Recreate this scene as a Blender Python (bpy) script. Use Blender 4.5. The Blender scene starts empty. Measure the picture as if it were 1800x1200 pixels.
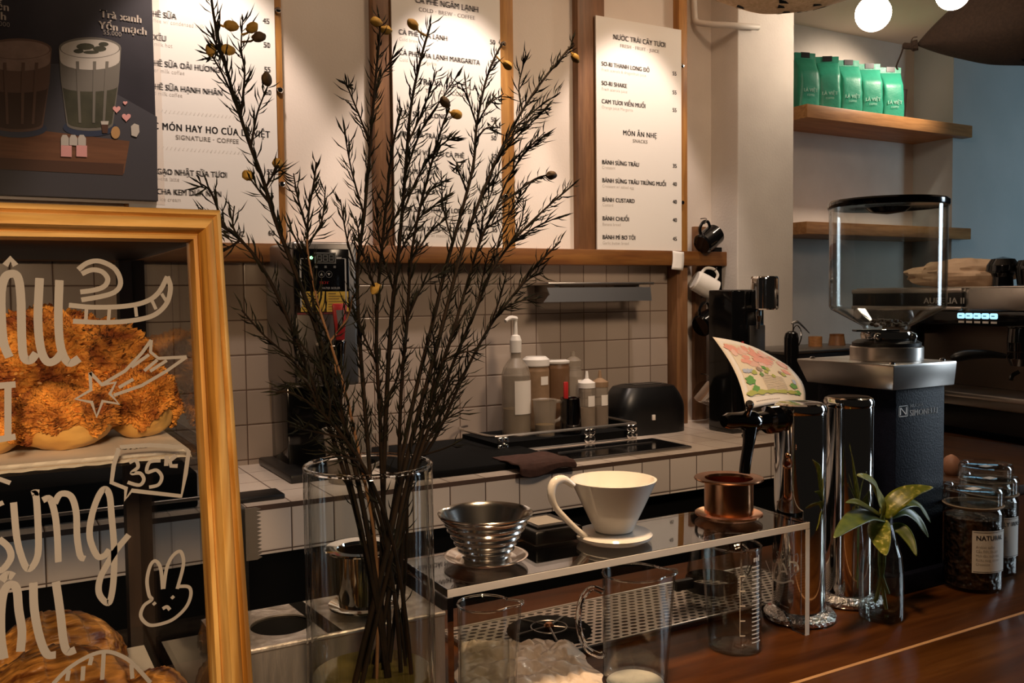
import bpy, bmesh, math, random
from mathutils import Vector, Matrix, noise
R = math.radians
scn = bpy.context.scene
C = scn.collection

# ---------------------------------------------------------------- camera, world, lights, exposure
FPX = 1610.0
YAW, PIT, ROL = R(29.8), R(-2.855), R(-0.651)
EYE = Vector((0, 0, 1.55))
cf = Vector((math.sin(YAW)*math.cos(PIT), math.cos(YAW)*math.cos(PIT), math.sin(PIT)))
cr0 = Vector((math.cos(YAW), -math.sin(YAW), 0)); cu0 = cr0.cross(cf)
cr = cr0*math.cos(ROL) + cu0*math.sin(ROL); cu = cu0*math.cos(ROL) - cr0*math.sin(ROL)
camd = bpy.data.cameras.new('camera'); cam = bpy.data.objects.new('camera', camd); C.objects.link(cam)
camd.sensor_width = 36; camd.lens = FPX/1800*36; camd.clip_start = .02
cam.matrix_world = Matrix(((cr.x, cu.x, -cf.x, EYE.x), (cr.y, cu.y, -cf.y, EYE.y), (cr.z, cu.z, -cf.z, EYE.z), (0, 0, 0, 1)))
scn.camera = cam

world = bpy.data.worlds.new('world'); scn.world = world; world.use_nodes = True
world.node_tree.nodes['Background'].inputs[0].default_value = (1.0, .82, .66, 1)
world.node_tree.nodes['Background'].inputs[1].default_value = .007

def lamp(name, kind, loc, aim, energy, col, **kw):
    d = bpy.data.lights.new(name, kind); d.energy = energy; d.color = col
    for k, v in kw.items(): setattr(d, k, v)
    o = bpy.data.objects.new(name, d); C.objects.link(o); o.location = loc
    if aim: o.rotation_euler = (Vector(aim)-Vector(loc)).to_track_quat('-Z', 'Y').to_euler()
    return o
WARM = (1.0, .66, .38); WARM2 = (1.0, .73, .50)
for x, e in ((.55, 42), (1.28, 42), (1.95, 34)):
    lamp('menu_spot', 'SPOT', (x, 2.18, 2.80), (x, 2.58, 1.80), e, (1.0, .82, .72), spot_size=R(54), spot_blend=.40, shadow_soft_size=.03)
    lamp('upper_wall_fill', 'SPOT', (x, 2.05, 2.82), (x, 2.60, 2.0), 7, WARM2, spot_size=R(140), spot_blend=1.0, shadow_soft_size=.06)  # added wide fill that lifts the upper wall, no fixture of its own
lamp('shelf_spot', 'SPOT', (3.85, 2.58, 2.80), (3.72, 3.06, 2.36), 36, (1, .82, .66), spot_size=R(92), spot_blend=.8, shadow_soft_size=.03)
lamp('bar_fill', 'AREA', (.62, .66, 2.70), (.82, 1.06, 1.05), 3.6, WARM, shape='DISK', size=.22, spread=R(56))  # added warm fill from above the bar, source unseen
lamp('case_fill', 'AREA', (-.20, -.95, 2.0), (-.02, .90, 1.38), 2.2, WARM, shape='DISK', size=.20, spread=R(40))  # added warm fill from in front, brightens the case and breads
lamp('aisle_fill', 'AREA', (1.55, 1.15, 2.25), (1.90, 2.40, 1.3), 3.5, WARM2, shape='DISK', size=.25, spread=R(100))  # added warm fill for tiles, pillar and back counter
lamp('window_daylight', 'AREA', (5.9, -1.0, 1.9), (5.2, 2.9, 1.7), 5.0, (.60, .84, 1.0), shape='RECTANGLE', size=.9, size_y=1.8, spread=R(55))
lamp('grinder_cool_fill', 'AREA', (3.7, .15, 1.75), (1.40, 1.05, 1.25), 2.2, (.74, .88, 1.0), shape='RECTANGLE', size=.45, size_y=1.5, spread=R(40))  # added cool fill for the grinder front and towers, no door there
scn.view_settings.view_transform = 'Standard'; scn.view_settings.look = 'None'
scn.view_settings.exposure = 0.0; scn.view_settings.gamma = 1.0; scn.view_settings.use_curve_mapping = False
scn.cycles.max_bounces = 14; scn.cycles.transparent_max_bounces = 24; scn.cycles.transmission_bounces = 12
scn.cycles.glossy_bounces = 6; scn.cycles.sample_clamp_indirect = 3.0

# ---------------------------------------------------------------- helpers
def ray(x, y): return cf + cr*((x-900)/FPX) - cu*((y-600)/FPX)
def PY(x, y, Y):
    d = ray(x, y); return EYE + d*((Y-EYE.y)/d.y)
def PZ(x, y, z):
    d = ray(x, y); return EYE + d*((z-EYE.z)/d.z)
def PX(x, y, X):
    d = ray(x, y); return EYE + d*((X-EYE.x)/d.x)

class MB:
    """collects shapes, then links them as ONE mesh object"""
    def __init__(s): s.v = []; s.f = []; s.m = []
    def add(s, vs, fs, mi=0, M=None):
        o = len(s.v)
        s.v += [tuple(M @ Vector(v)) if M else tuple(v) for v in vs]
        s.f += [tuple(i+o for i in f) for f in fs]; s.m += [mi]*len(fs); return s
    def box(s, a, b, mi=0, M=None):
        x0, y0, z0 = a; x1, y1, z1 = b
        return s.add([(x0,y0,z0),(x1,y0,z0),(x1,y1,z0),(x0,y1,z0),(x0,y0,z1),(x1,y0,z1),(x1,y1,z1),(x0,y1,z1)],
            [(0,3,2,1),(4,5,6,7),(0,1,5,4),(1,2,6,5),(2,3,7,6),(3,0,4,7)], mi, M)
    def rbox(s, a, b, r=.004, seg=3, mi=0, M=None):
        bm = bmesh.new(); bmesh.ops.create_cube(bm, size=1)
        for v in bm.verts:
            v.co = Vector((a[0]+(v.co.x+.5)*(b[0]-a[0]), a[1]+(v.co.y+.5)*(b[1]-a[1]), a[2]+(v.co.z+.5)*(b[2]-a[2])))
        bmesh.ops.bevel(bm, geom=list(bm.edges), offset=r, segments=seg, profile=.5, affect='EDGES')
        return s.bm(bm, mi, M)
    def bm(s, bm, mi=0, M=None):
        bm.verts.index_update()
        s.add([v.co for v in bm.verts], [[v.index for v in f.verts] for f in bm.faces], mi, M); bm.free(); return s
    def lathe(s, prof, c=(0,0,0), n=48, mi=0, M=None, close=False):
        vs = []; fs = []
        out = []                       # holding loops keep long straight walls straight in shading
        for i, (a, b) in enumerate(prof):
            out.append((a, b))
            if i+1 < len(prof) or close:
                a2, b2 = prof[(i+1) % len(prof)]; d = math.hypot(a2-a, b2-b)
                if d > .012 and min(a, a2) > 1e-6:
                    t = .0012/d; out += [(a+(a2-a)*t, b+(b2-b)*t), (a2+(a-a2)*t, b2+(b-b2)*t)]
        prof = out; k = len(prof)
        for r, z in prof:
            for i in range(n):
                a = 2*math.pi*i/n; vs.append((c[0]+r*math.cos(a), c[1]+r*math.sin(a), c[2]+z))
        rng = range(k if close else k-1)
        for j in rng:
            j2 = (j+1) % k
            for i in range(n):
                i2 = (i+1) % n; fs.append((j*n+i, j*n+i2, j2*n+i2, j2*n+i))
        if not close:
            if prof[0][0] > 1e-6: fs.append(tuple(range(n-1, -1, -1)))
            if prof[-1][0] > 1e-6: fs.append(tuple((k-1)*n+i for i in range(n)))
        return s.add(vs, fs, mi, M)
    def tube(s, pts, rad, n=8, mi=0, M=None, caps=True, flat=1.0):
        pts = [Vector(p) for p in pts]
        if not hasattr(rad, '__len__'): rad = [rad]*len(pts)
        vs = []; fs = []; up = None
        for i, p in enumerate(pts):
            t = (pts[min(i+1, len(pts)-1)]-pts[max(i-1, 0)])
            if t.length < 1e-9: t = Vector((0, 0, 1))
            t.normalize()
            if up is None: up = t.orthogonal().normalized()
            up = (up - t*up.dot(t))
            if up.length < 1e-6: up = t.orthogonal()
            up.normalize(); w = t.cross(up)
            for k in range(n):
                a = 2*math.pi*k/n; vs.append(p + (up*math.cos(a) + w*math.sin(a)*flat)*rad[i])
        for i in range(len(pts)-1):
            for k in range(n):
                k2 = (k+1) % n; fs.append((i*n+k, i*n+k2, (i+1)*n+k2, (i+1)*n+k))
        if caps: fs += [tuple(range(n-1, -1, -1)), tuple((len(pts)-1)*n+k for k in range(n))]
        return s.add(vs, fs, mi, M)
    def prism(s, poly, d, mi=0, M=None):
        """poly in local xz, extruded d along local y"""
        n = len(poly)
        vs = [(x, 0, z) for x, z in poly] + [(x, d, z) for x, z in poly]
        fs = [tuple(range(n)), tuple(range(2*n-1, n-1, -1))] + [(i, i+n, (i+1) % n+n, (i+1) % n) for i in range(n)]
        return s.add(vs, fs, mi, M)
    def grid(s, P, nu, nv, mi=0, M=None, wrap=False):
        vs = [P(i/(nu-1) if not wrap else i/nu, j/(nv-1)) for j in range(nv) for i in range(nu)]
        fs = []
        for j in range(nv-1):
            for i in range(nu if wrap else nu-1):
                i2 = (i+1) % nu; fs.append((j*nu+i, j*nu+i2, (j+1)*nu+i2, (j+1)*nu+i))
        return s.add(vs, fs, mi, M)
    def sphere(s, c, r, nu=24, nv=14, mi=0, M=None, f=None):
        r = r if hasattr(r, '__len__') else (r, r, r)
        def P(u, v):
            a = 2*math.pi*u; b = math.pi*(v-.5)
            q = Vector((math.cos(a)*math.cos(b), math.sin(a)*math.cos(b), math.sin(b)))
            k = f(q) if f else 1
            return Vector(c)+Vector((q.x*r[0], q.y*r[1], q.z*r[2]))*k
        return s.grid(P, nu, nv, mi, M, wrap=True)
    def build(s, name, mats, parent=None, smooth=True, world=True, bevel=0, sharp=35, recalc=True):
        me = bpy.data.meshes.new(name)
        off = Vector((0, 0, 0))
        if parent is not None and world:
            p = parent
            while p: off += p.location; p = p.parent
        vs = [tuple(Vector(v)-off) for v in s.v] if off.length else s.v
        me.from_pydata(vs, [], s.f)
        for m in (mats if isinstance(mats, (list, tuple)) else [mats]): me.materials.append(m)
        if any(s.m): me.polygons.foreach_set('material_index', s.m)
        if recalc or bevel:
            bm = bmesh.new(); bm.from_mesh(me)
            bmesh.ops.remove_doubles(bm, verts=bm.verts, dist=1e-6)
            if bevel:
                es = [e for e in bm.edges if len(e.link_faces) == 2 and e.calc_face_angle(0) > R(30)]
                bmesh.ops.bevel(bm, geom=es, offset=bevel, segments=2, profile=.5, affect='EDGES', clamp_overlap=True)
            bmesh.ops.recalc_face_normals(bm, faces=bm.faces); bm.to_mesh(me); bm.free()
        if smooth:
            me.polygons.foreach_set('use_smooth', [True]*len(me.polygons))
            me.set_sharp_from_angle(angle=R(sharp))
        o = bpy.data.objects.new(name, me); C.objects.link(o)
        if parent is not None: o.parent = parent
        return o

def tag(o, label, cat, group=None, kind=None):
    o['label'] = label; o['category'] = cat
    if group: o['group'] = group
    if kind: o['kind'] = kind
    return o
def thing(name, label, cat, loc, group=None, rz=0):
    o = bpy.data.objects.new(name, None); C.objects.link(o); o.location = loc; o.rotation_euler = (0, 0, rz)
    o.empty_display_size = .05
    return tag(o, label, cat, group)
def structure(o): o['kind'] = 'structure'; return o
def T(x=0, y=0, z=0): return Matrix.Translation((x, y, z))
def RX(a): return Matrix.Rotation(a, 4, 'X')
def RYm(a): return Matrix.Rotation(a, 4, 'Y')
def RZ(a): return Matrix.Rotation(a, 4, 'Z')
def smoothpath(pts, n=6):
    """Catmull-Rom through the points"""
    pts = [Vector(p) for p in pts]
    if len(pts) < 3: return pts
    out = []
    for i in range(len(pts)-1):
        p0 = pts[max(i-1, 0)]; p1 = pts[i]; p2 = pts[i+1]; p3 = pts[min(i+2, len(pts)-1)]
        for k in range(n):
            t = k/n
            out.append(.5*((2*p1)+(p2-p0)*t+(2*p0-5*p1+4*p2-p3)*t*t+(3*p1-p0-3*p2+p3)*t**3))
    return out+[pts[-1]]

# lettering: glyph outlines of the built-in font, assembled letter by letter
_gl = {}
def _mesh_of(body):
    c = bpy.data.curves.new('t', 'FONT'); c.body = body; c.resolution_u = 3
    o = bpy.data.objects.new('t', c); m = bpy.data.meshes.new_from_object(o)
    vs = [(v.co.x, v.co.y) for v in m.vertices]; fs = [tuple(p.vertices) for p in m.polygons]
    bpy.data.objects.remove(o); bpy.data.meshes.remove(m); bpy.data.curves.remove(c)
    return vs, fs
def glyph(ch):
    if ch not in _gl:
        base = {'Ớ': 'Ó', 'Ơ': 'O', 'Đ': 'D', 'đ': 'd', 'ơ': 'o'}.get(ch, ch)
        w = max(v[0] for v in _mesh_of('H'+base+'H')[0]) - max(v[0] for v in _mesh_of('HH')[0])
        vs, fs = _mesh_of(base) if base != ' ' else ([], [])
        vs = list(vs); fs = list(fs)
        def quad(x0, y0, x1, y1):
            k = len(vs); vs.extend([(x0,y0),(x1,y0),(x1,y1),(x0,y1)]); fs.append((k,k+1,k+2,k+3))
        if ch in 'ƠỚ': quad(w*.84, .56, w*.90, .74); quad(w*.72, .56, w*.90, .61)
        if ch == 'ơ': quad(w*.84, .40, w*.90, .52); quad(w*.72, .40, w*.90, .44)
        if ch == 'Đ': quad(0, .315, w*.5, .375)
        _gl[ch] = (vs, fs, w)
    return _gl[ch]
def text_width(body, sx=.86, track=.03): return sum(glyph(c)[2]*sx+track for c in body)
def text(mb, body, M, size, mi=0, align='L', sx=.86, bold=0.0, track=.03):
    """flat lettering in the local xy plane of M"""
    body = body.replace('◦', '·')
    adv = [glyph(c)[2]*sx+track for c in body]
    x = {'L': 0, 'C': -sum(adv)/2, 'R': -sum(adv)}[align]
    for c, a in zip(body, adv):
        vs, fs, w = glyph(c)
        for dx in ((0,) if not bold else (-bold/2, bold/2)):
            if fs: mb.add([((x+v[0]*sx+dx)*size, v[1]*size, 0) for v in vs], fs, mi, M)
        x += a
FRONT = RX(R(90))     # lettering standing up and facing -Y

# ---------------------------------------------------------------- materials
def mat(name, col, rough=.5, metal=0.0, **kw):
    m = bpy.data.materials.new(name); m.use_nodes = True
    b = m.node_tree.nodes['Principled BSDF']
    b.inputs['Base Color'].default_value = (*col, 1); b.inputs['Roughness'].default_value = rough; b.inputs['Metallic'].default_value = metal
    for k, v in kw.items(): b.inputs[k].default_value = v
    return m
def nt(m): return m.node_tree.nodes, m.node_tree.links, m.node_tree.nodes['Principled BSDF']
def ramp(n, stops):
    r = n.new('ShaderNodeValToRGB'); e = r.color_ramp.elements
    e[0].position, e[0].color = stops[0][0], (*stops[0][1], 1); e[1].position, e[1].color = stops[-1][0], (*stops[-1][1], 1)
    for p, c in stops[1:-1]:
        q = e.new(p); q.color = (*c, 1)
    return r
def noisy(name, c1, c2, scale=8, rough=.6, bump=0.0, stretch=(1,1,1), detail=6, metal=0, bscale=None, p=(.35,.65), **kw):
    """two-colour noise material in object space"""
    m = mat(name, c1, rough, metal, **kw); n, l, b = nt(m)
    tc = n.new('ShaderNodeTexCoord'); mp = n.new('ShaderNodeMapping'); mp.inputs['Scale'].default_value = stretch
    l.new(tc.outputs['Object'], mp.inputs[0])
    nz = n.new('ShaderNodeTexNoise'); nz.inputs['Scale'].default_value = scale; nz.inputs['Detail'].default_value = detail
    l.new(mp.outputs[0], nz.inputs['Vector'])
    r = ramp(n, [(p[0], c1), (p[1], c2)]); l.new(nz.outputs[0], r.inputs[0]); l.new(r.outputs[0], b.inputs['Base Color'])
    if bump:
        bn = n.new('ShaderNodeBump'); bn.inputs['Strength'].default_value = bump; bn.inputs['Distance'].default_value = .01
        src = nz
        if bscale:
            src = n.new('ShaderNodeTexNoise'); src.inputs['Scale'].default_value = bscale; src.inputs['Detail'].default_value = 4
            l.new(mp.outputs[0], src.inputs['Vector'])
        l.new(src.outputs[0], bn.inputs['Height']); l.new(bn.outputs[0], b.inputs['Normal'])
    return m
def wood(name, c1, c2, c3, axis='x', rough=.45, scale=1.0, spec=.5):
    m = mat(name, c1, rough); n, l, b = nt(m); b.inputs['Specular IOR Level'].default_value = spec
    tc = n.new('ShaderNodeTexCoord'); mp = n.new('ShaderNodeMapping')
    mp.inputs['Scale'].default_value = {'x': (1.2, 14, 14), 'y': (14, 1.2, 14), 'z': (14, 14, 1.2)}[axis]
    l.new(tc.outputs['Object'], mp.inputs[0])
    nz = n.new('ShaderNodeTexNoise'); nz.inputs['Scale'].default_value = 2.2*scale; nz.inputs['Detail'].default_value = 7; nz.inputs['Distortion'].default_value = .8
    l.new(mp.outputs[0], nz.inputs['Vector'])
    r = ramp(n, [(.3, c1), (.5, c2), (.72, c3)]); l.new(nz.outputs[0], r.inputs[0])
    n2 = n.new('ShaderNodeTexNoise'); n2.inputs['Scale'].default_value = 9*scale; n2.inputs['Detail'].default_value = 3; l.new(mp.outputs[0], n2.inputs['Vector'])
    mx = n.new('ShaderNodeMixRGB'); mx.blend_type = 'MULTIPLY'; mx.inputs[0].default_value = .45
    r2 = ramp(n, [(.35, (.55, .5, .45)), (.6, (1, 1, 1))]); l.new(n2.outputs[0], r2.inputs[0])
    l.new(r.outputs[0], mx.inputs[1]); l.new(r2.outputs[0], mx.inputs[2]); l.new(mx.outputs[0], b.inputs['Base Color'])
    bn = n.new('ShaderNodeBump'); bn.inputs['Strength'].default_value = .12; bn.inputs['Distance'].default_value = .004
    l.new(nz.outputs[0], bn.inputs['Height']); l.new(bn.outputs[0], b.inputs['Normal'])
    return m
def thinglass(name, tint=(.96, .97, .96), edge=(.55, .56, .55), rough=.02, f0=.045):
    """thin clear wall: transparent body, Schlick reflection, darker towards the rim"""
    m = bpy.data.materials.new(name); m.use_nodes = True; n = m.node_tree.nodes; l = m.node_tree.links
    n.clear(); out = n.new('ShaderNodeOutputMaterial')
    tr = n.new('ShaderNodeBsdfTransparent'); gl = n.new('ShaderNodeBsdfGlossy'); gl.inputs['Roughness'].default_value = rough
    lw = n.new('ShaderNodeLayerWeight'); lw.inputs['Blend'].default_value = .5
    pw = n.new('ShaderNodeMath'); pw.operation = 'POWER'; pw.inputs[1].default_value = 4.5; l.new(lw.outputs['Facing'], pw.inputs[0])
    ma = n.new('ShaderNodeMath'); ma.operation = 'MULTIPLY_ADD'; ma.inputs[1].default_value = .75; ma.inputs[2].default_value = f0; l.new(pw.outputs[0], ma.inputs[0])
    p2 = n.new('ShaderNodeMath'); p2.operation = 'POWER'; p2.inputs[1].default_value = 3; l.new(lw.outputs['Facing'], p2.inputs[0])
    mc = n.new('ShaderNodeMixRGB'); mc.inputs[1].default_value = (*tint, 1); mc.inputs[2].default_value = (*edge, 1); l.new(p2.outputs[0], mc.inputs[0]); l.new(mc.outputs[0], tr.inputs[0])
    mx = n.new('ShaderNodeMixShader'); l.new(ma.outputs[0], mx.inputs[0]); l.new(tr.outputs[0], mx.inputs[1]); l.new(gl.outputs[0], mx.inputs[2])
    l.new(mx.outputs[0], out.inputs[0]); return m
def glow(name, col, s):
    m = mat(name, (.0, .0, .0)); b = nt(m)[2]; b.inputs['Emission Color'].default_value = (*col, 1); b.inputs['Emission Strength'].default_value = s; return m
def tiles(name, ax, x0, z0, w, h, col=(.40, .325, .265), grout=(.10, .055, .035), rough=.16):
    """square glazed tiles with dark joints, laid in object space; ax = the two axes of the face"""
    m = mat(name, col, rough); n, l, b = nt(m)
    tc = n.new('ShaderNodeTexCoord'); sp = n.new('ShaderNodeSeparateXYZ'); l.new(tc.outputs['Object'], sp.inputs[0])
    ids = []; ds = []
    for a, o, s in ((ax[0], x0, w), (ax[1], z0, h)):
        q = n.new('ShaderNodeMath'); q.operation = 'SUBTRACT'; l.new(sp.outputs['XYZ'.index(a)], q.inputs[0]); q.inputs[1].default_value = o
        d = n.new('ShaderNodeMath'); d.operation = 'DIVIDE'; l.new(q.outputs[0], d.inputs[0]); d.inputs[1].default_value = s
        fl = n.new('ShaderNodeMath'); fl.operation = 'FLOOR'; l.new(d.outputs[0], fl.inputs[0]); ids.append(fl)
        fr = n.new('ShaderNodeMath'); fr.operation = 'PINGPONG'; l.new(d.outputs[0], fr.inputs[0]); fr.inputs[1].default_value = .5
        mu = n.new('ShaderNodeMath'); mu.operation = 'MULTIPLY'; l.new(fr.outputs[0], mu.inputs[0]); mu.inputs[1].default_value = s; ds.append(mu)
    mn = n.new('ShaderNodeMath'); mn.operation = 'MINIMUM'; l.new(ds[0].outputs[0], mn.inputs[0]); l.new(ds[1].outputs[0], mn.inputs[1])
    mr = n.new('ShaderNodeMapRange'); mr.inputs[1].default_value = .0009; mr.inputs[2].default_value = .0022; l.new(mn.outputs[0], mr.inputs[0])
    cb = n.new('ShaderNodeCombineXYZ'); l.new(ids[0].outputs[0], cb.inputs[0]); l.new(ids[1].outputs[0], cb.inputs[1])
    wn = n.new('ShaderNodeTexWhiteNoise'); l.new(cb.outputs[0], wn.inputs['Vector'])
    r = ramp(n, [(0, tuple(c*.86 for c in col)), (1, tuple(min(c*1.08, 1) for c in col))]); l.new(wn.outputs['Value'], r.inputs[0])
    mx = n.new('ShaderNodeMixRGB'); l.new(mr.outputs[0], mx.inputs[0]); mx.inputs[1].default_value = (*grout, 1); l.new(r.outputs[0], mx.inputs[2])
    l.new(mx.outputs[0], b.inputs['Base Color'])
    rr = n.new('ShaderNodeMapRange'); rr.inputs[3].default_value = .8; rr.inputs[4].default_value = rough; l.new(mr.outputs[0], rr.inputs[0]); l.new(rr.outputs[0], b.inputs['Roughness'])
    # each tile very slightly tilted, joints recessed
    mb_ = n.new('ShaderNodeMapRange'); mb_.inputs[1].default_value = .0; mb_.inputs[2].default_value = .004; l.new(mn.outputs[0], mb_.inputs[0])
    bn = n.new('ShaderNodeBump'); bn.inputs['Strength'].default_value = .5; bn.inputs['Distance'].default_value = .002; l.new(mb_.outputs[0], bn.inputs['Height']); l.new(bn.outputs[0], b.inputs['Normal'])
    return m

K = {}
K['plaster'] = noisy('plaster', (.66, .58, .50), (.72, .64, .56), 6, .85, .10, bscale=160)
K['pillar'] = noisy('pillar_plaster', (.60, .55, .50), (.68, .63, .57), 4, .85, .12, bscale=120)
K['bluewall'] = noisy('blue_grey_plaster', (.48, .53, .53), (.54, .58, .58), 3, .8, .08, bscale=120)
K['ceiling'] = noisy('ceiling_paint', (.84, .72, .61), (.87, .75, .64), 3, .9)
K['floor'] = noisy('dark_floor', (.03, .022, .018), (.05, .04, .032), 5, .5)
K['bar'] = wood('dark_bar_wood', (.036, .011, .0025), (.070, .022, .0045), (.105, .036, .008), 'x', .30, .8, .12)
K['bar2'] = wood('amber_bar_wood', (.050, .016, .003), (.085, .030, .0055), (.120, .046, .010), 'x', .30, .8, .12)
K['seam'] = noisy('pale_wood_seam', (.42, .22, .09), (.5, .28, .12), 20, .5)
K['rail'] = wood('honey_wood_x', (.13, .042, .008), (.19, .070, .012), (.25, .105, .022), 'x', .5)
K['post'] = wood('honey_wood_z', (.30, .12, .025), (.42, .19, .042), (.50, .25, .06), 'z', .5)
K['postdark'] = wood('brown_wood_z', (.16, .075, .03), (.22, .10, .04), (.28, .14, .055), 'z', .5)
K['shelf'] = wood('shelf_wood', (.30, .13, .045), (.40, .19, .065), (.48, .24, .085), 'x', .5)
K['frame_x'] = wood('pine_x', (.40, .19, .045), (.62, .37, .11), (.80, .56, .24), 'x', .5, 1.5, .3)
K['frame_z'] = wood('pine_z', (.22, .085, .012), (.56, .28, .050), (.86, .60, .22), 'z', .5, 1.5, .3)
K['darkwood'] = wood('dark_brown_wood', (.025, .012, .007), (.04, .02, .011), (.055, .028, .015), 'z', .5)
K['card'] = mat('menu_board', (.86, .81, .74), .55)
K['panel'] = noisy('panel_paint', (.76, .67, .58), (.80, .71, .62), 5, .8, .05, bscale=150)
K['ink'] = mat('black_ink', (.025, .02, .018), .7)
K['ink2'] = mat('faint_grey_ink', (.50, .45, .40), .7)
K['ink3'] = mat('mid_grey_ink', (.36, .32, .28), .7)
K['steel'] = mat('brushed_steel', (.62, .58, .54), .32, 1.0)
K['steel_d'] = mat('dark_steel', (.30, .28, .26), .38, 1.0)
K['steel_r'] = noisy('worn_steel', (.46, .42, .38), (.74, .69, .63), 9, .34, .25, stretch=(6, 6, 1), metal=.85)
K['chrome'] = mat('chrome', (.82, .80, .78), .06, 1.0)
K['chrome_b'] = mat('black_chrome', (.16, .15, .145), .10, 1.0)
K['copper'] = mat('copper', (.62, .30, .15), .20, 1.0)
K['black'] = mat('black_plastic', (.004, .004, .0045), .38)
K['gloss'] = mat('gloss_black', (.004, .004, .0045), .10)
K['matte'] = mat('matte_black', (.003, .003, .003), .9, 0, **{'Specular IOR Level': .15})
K['navy'] = noisy('navy_enamel', (.004, .0045, .011), (.006, .007, .015), 90, .5, .15, bscale=300, **{'Specular IOR Level': .12})
K['white'] = mat('white_glaze', (.80, .76, .70), .12)
K['whitep'] = mat('white_plastic', (.72, .68, .62), .4)
K['paper'] = noisy('white_paper', (.76, .72, .66), (.80, .76, .70), 30, .8)
K['label'] = mat('label_paper', (.74, .68, .60), .7)
K['glass'] = thinglass('clear_glass')
K['paneglass'] = thinglass('pane_glass', (.97, .97, .96), (.8, .8, .8), f0=.03)
K['acryl'] = mat('clear_acrylic', (1, 1, 1), .015, 0, **{'Transmission Weight': 1.0, 'IOR': 1.49})
K['water'] = thinglass('water', (.95, .95, .92), (.7, .72, .66), f0=.02)
K['red'] = mat('red_plastic', (.42, .02, .02), .35)
K['yellow'] = mat('yellow_label', (.62, .40, .05), .5)
K['frost'] = mat('frosted_plastic', (.36, .30, .23), .35, 0, **{'Alpha': .42})
K['tan'] = noisy('tan_powder', (.20, .12, .06), (.26, .16, .085), 30, .7)
K['brownliq'] = noisy('brown_syrup', (.13, .065, .03), (.16, .085, .04), 10, .4)
K['yellowliq'] = mat('yellow_syrup', (.30, .18, .05), .3)
K['green'] = noisy('green_bag', (.015, .22, .13), (.02, .27, .165), 12, .45, .25, bscale=25)
K['stem'] = noisy('dry_stem', (.008, .006, .004), (.020, .012, .007), 40, .8, **{'Specular IOR Level': .12})
K['stem_l'] = noisy('tan_stem', (.16, .075, .03), (.22, .11, .045), 40, .8)
K['leaf'] = noisy('dry_needle', (.007, .007, .0045), (.015, .015, .008), 60, .75, **{'Specular IOR Level': .12})
K['bud'] = noisy('yellow_bud', (.34, .19, .03), (.46, .28, .05), 80, .7, .2)
K['budd'] = noisy('brown_bud', (.03, .017, .008), (.10, .055, .02), 80, .7, .2)
K['burlap'] = noisy('burlap', (.55, .36, .19), (.70, .48, .28), 90, .9, .4, bscale=250)
K['burlap_shade'] = noisy('shaded_burlap', (.032, .017, .010), (.048, .026, .015), 90, .9, .4, bscale=250)  # same burlap, darkened to carry the shadow the sack hangs in
K['kraft'] = noisy('kraft_paper', (.62, .43, .28), (.72, .52, .35), 15, .8, .3, bscale=20)
K['cloth'] = noisy('brown_cloth', (.055, .022, .014), (.075, .03, .02), 60, .9, .3)
K['floss'] = noisy('pork_floss', (.26, .062, .008), (.86, .36, .055), 40, .75, .9, bscale=150, detail=8, p=(.38, .62))
K['crust'] = noisy('pale_crust', (.50, .24, .05), (.72, .44, .13), 16, .45, .3)
K['croi'] = noisy('croissant_crust', (.10, .026, .004), (.66, .31, .07), 9, .32, .6, stretch=(2.2, 9, 9), detail=9, p=(.36, .66))
K['bag'] = mat('clear_plastic_bag', (.86, .72, .59), .14, 0, **{'Alpha': .90, 'Specular IOR Level': 1.0})
K['marker'] = mat('white_marker', (.27, .26, .25), .7)
K['edge'] = mat('edge_glow_white', (.95, .90, .83), .25, 0, **{'Transmission Weight': .35, 'IOR': 1.3})  # whitish colour stands in for light gathering in the acrylic edges
K['sat'] = mat('satin_chrome', (.80, .76, .71), .17, 1.0)
# ================================================================ SETTING
YW, ZB, YB, ZF = 2.65, 1.075, 2.10, 1.02        # back wall, back counter top and front edge, bar top
structure(MB().box((-1.6, -2.2, -.05), (7, 3.4, 0)).build('floor', K['floor'], smooth=False))
structure(MB().box((-1.6, 1.0, 2.84), (7, 3.4, 2.90)).build('ceiling', K['ceiling'], smooth=False))
structure(MB().box((-1.6, YW, 0), (2.393, YW+.12, 2.84)).build('wall_back', K['plaster'], smooth=False))
structure(MB().box((2.393, 2.508, 0), (2.678, 3.3, 2.84)).build('wall_pillar', K['pillar'], smooth=False, bevel=.004))
structure(MB().box((2.678, 3.2, 0), (4.306, 3.3, 2.84)).build('wall_alcove', K['plaster'], smooth=False))
structure(MB().box((4.306, 2.97, 0), (7, 3.3, 2.84)).build('wall_right', K['bluewall'], smooth=False))
K['walltile'] = tiles('wall_tiles', 'XZ', 1.3145, 1.489, .0970, .0998)
structure(MB().box((-1.6, YW-.012, ZB), (2.17, YW-.001, 1.66)).build('wall_tiled', K['walltile'], smooth=False))

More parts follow.
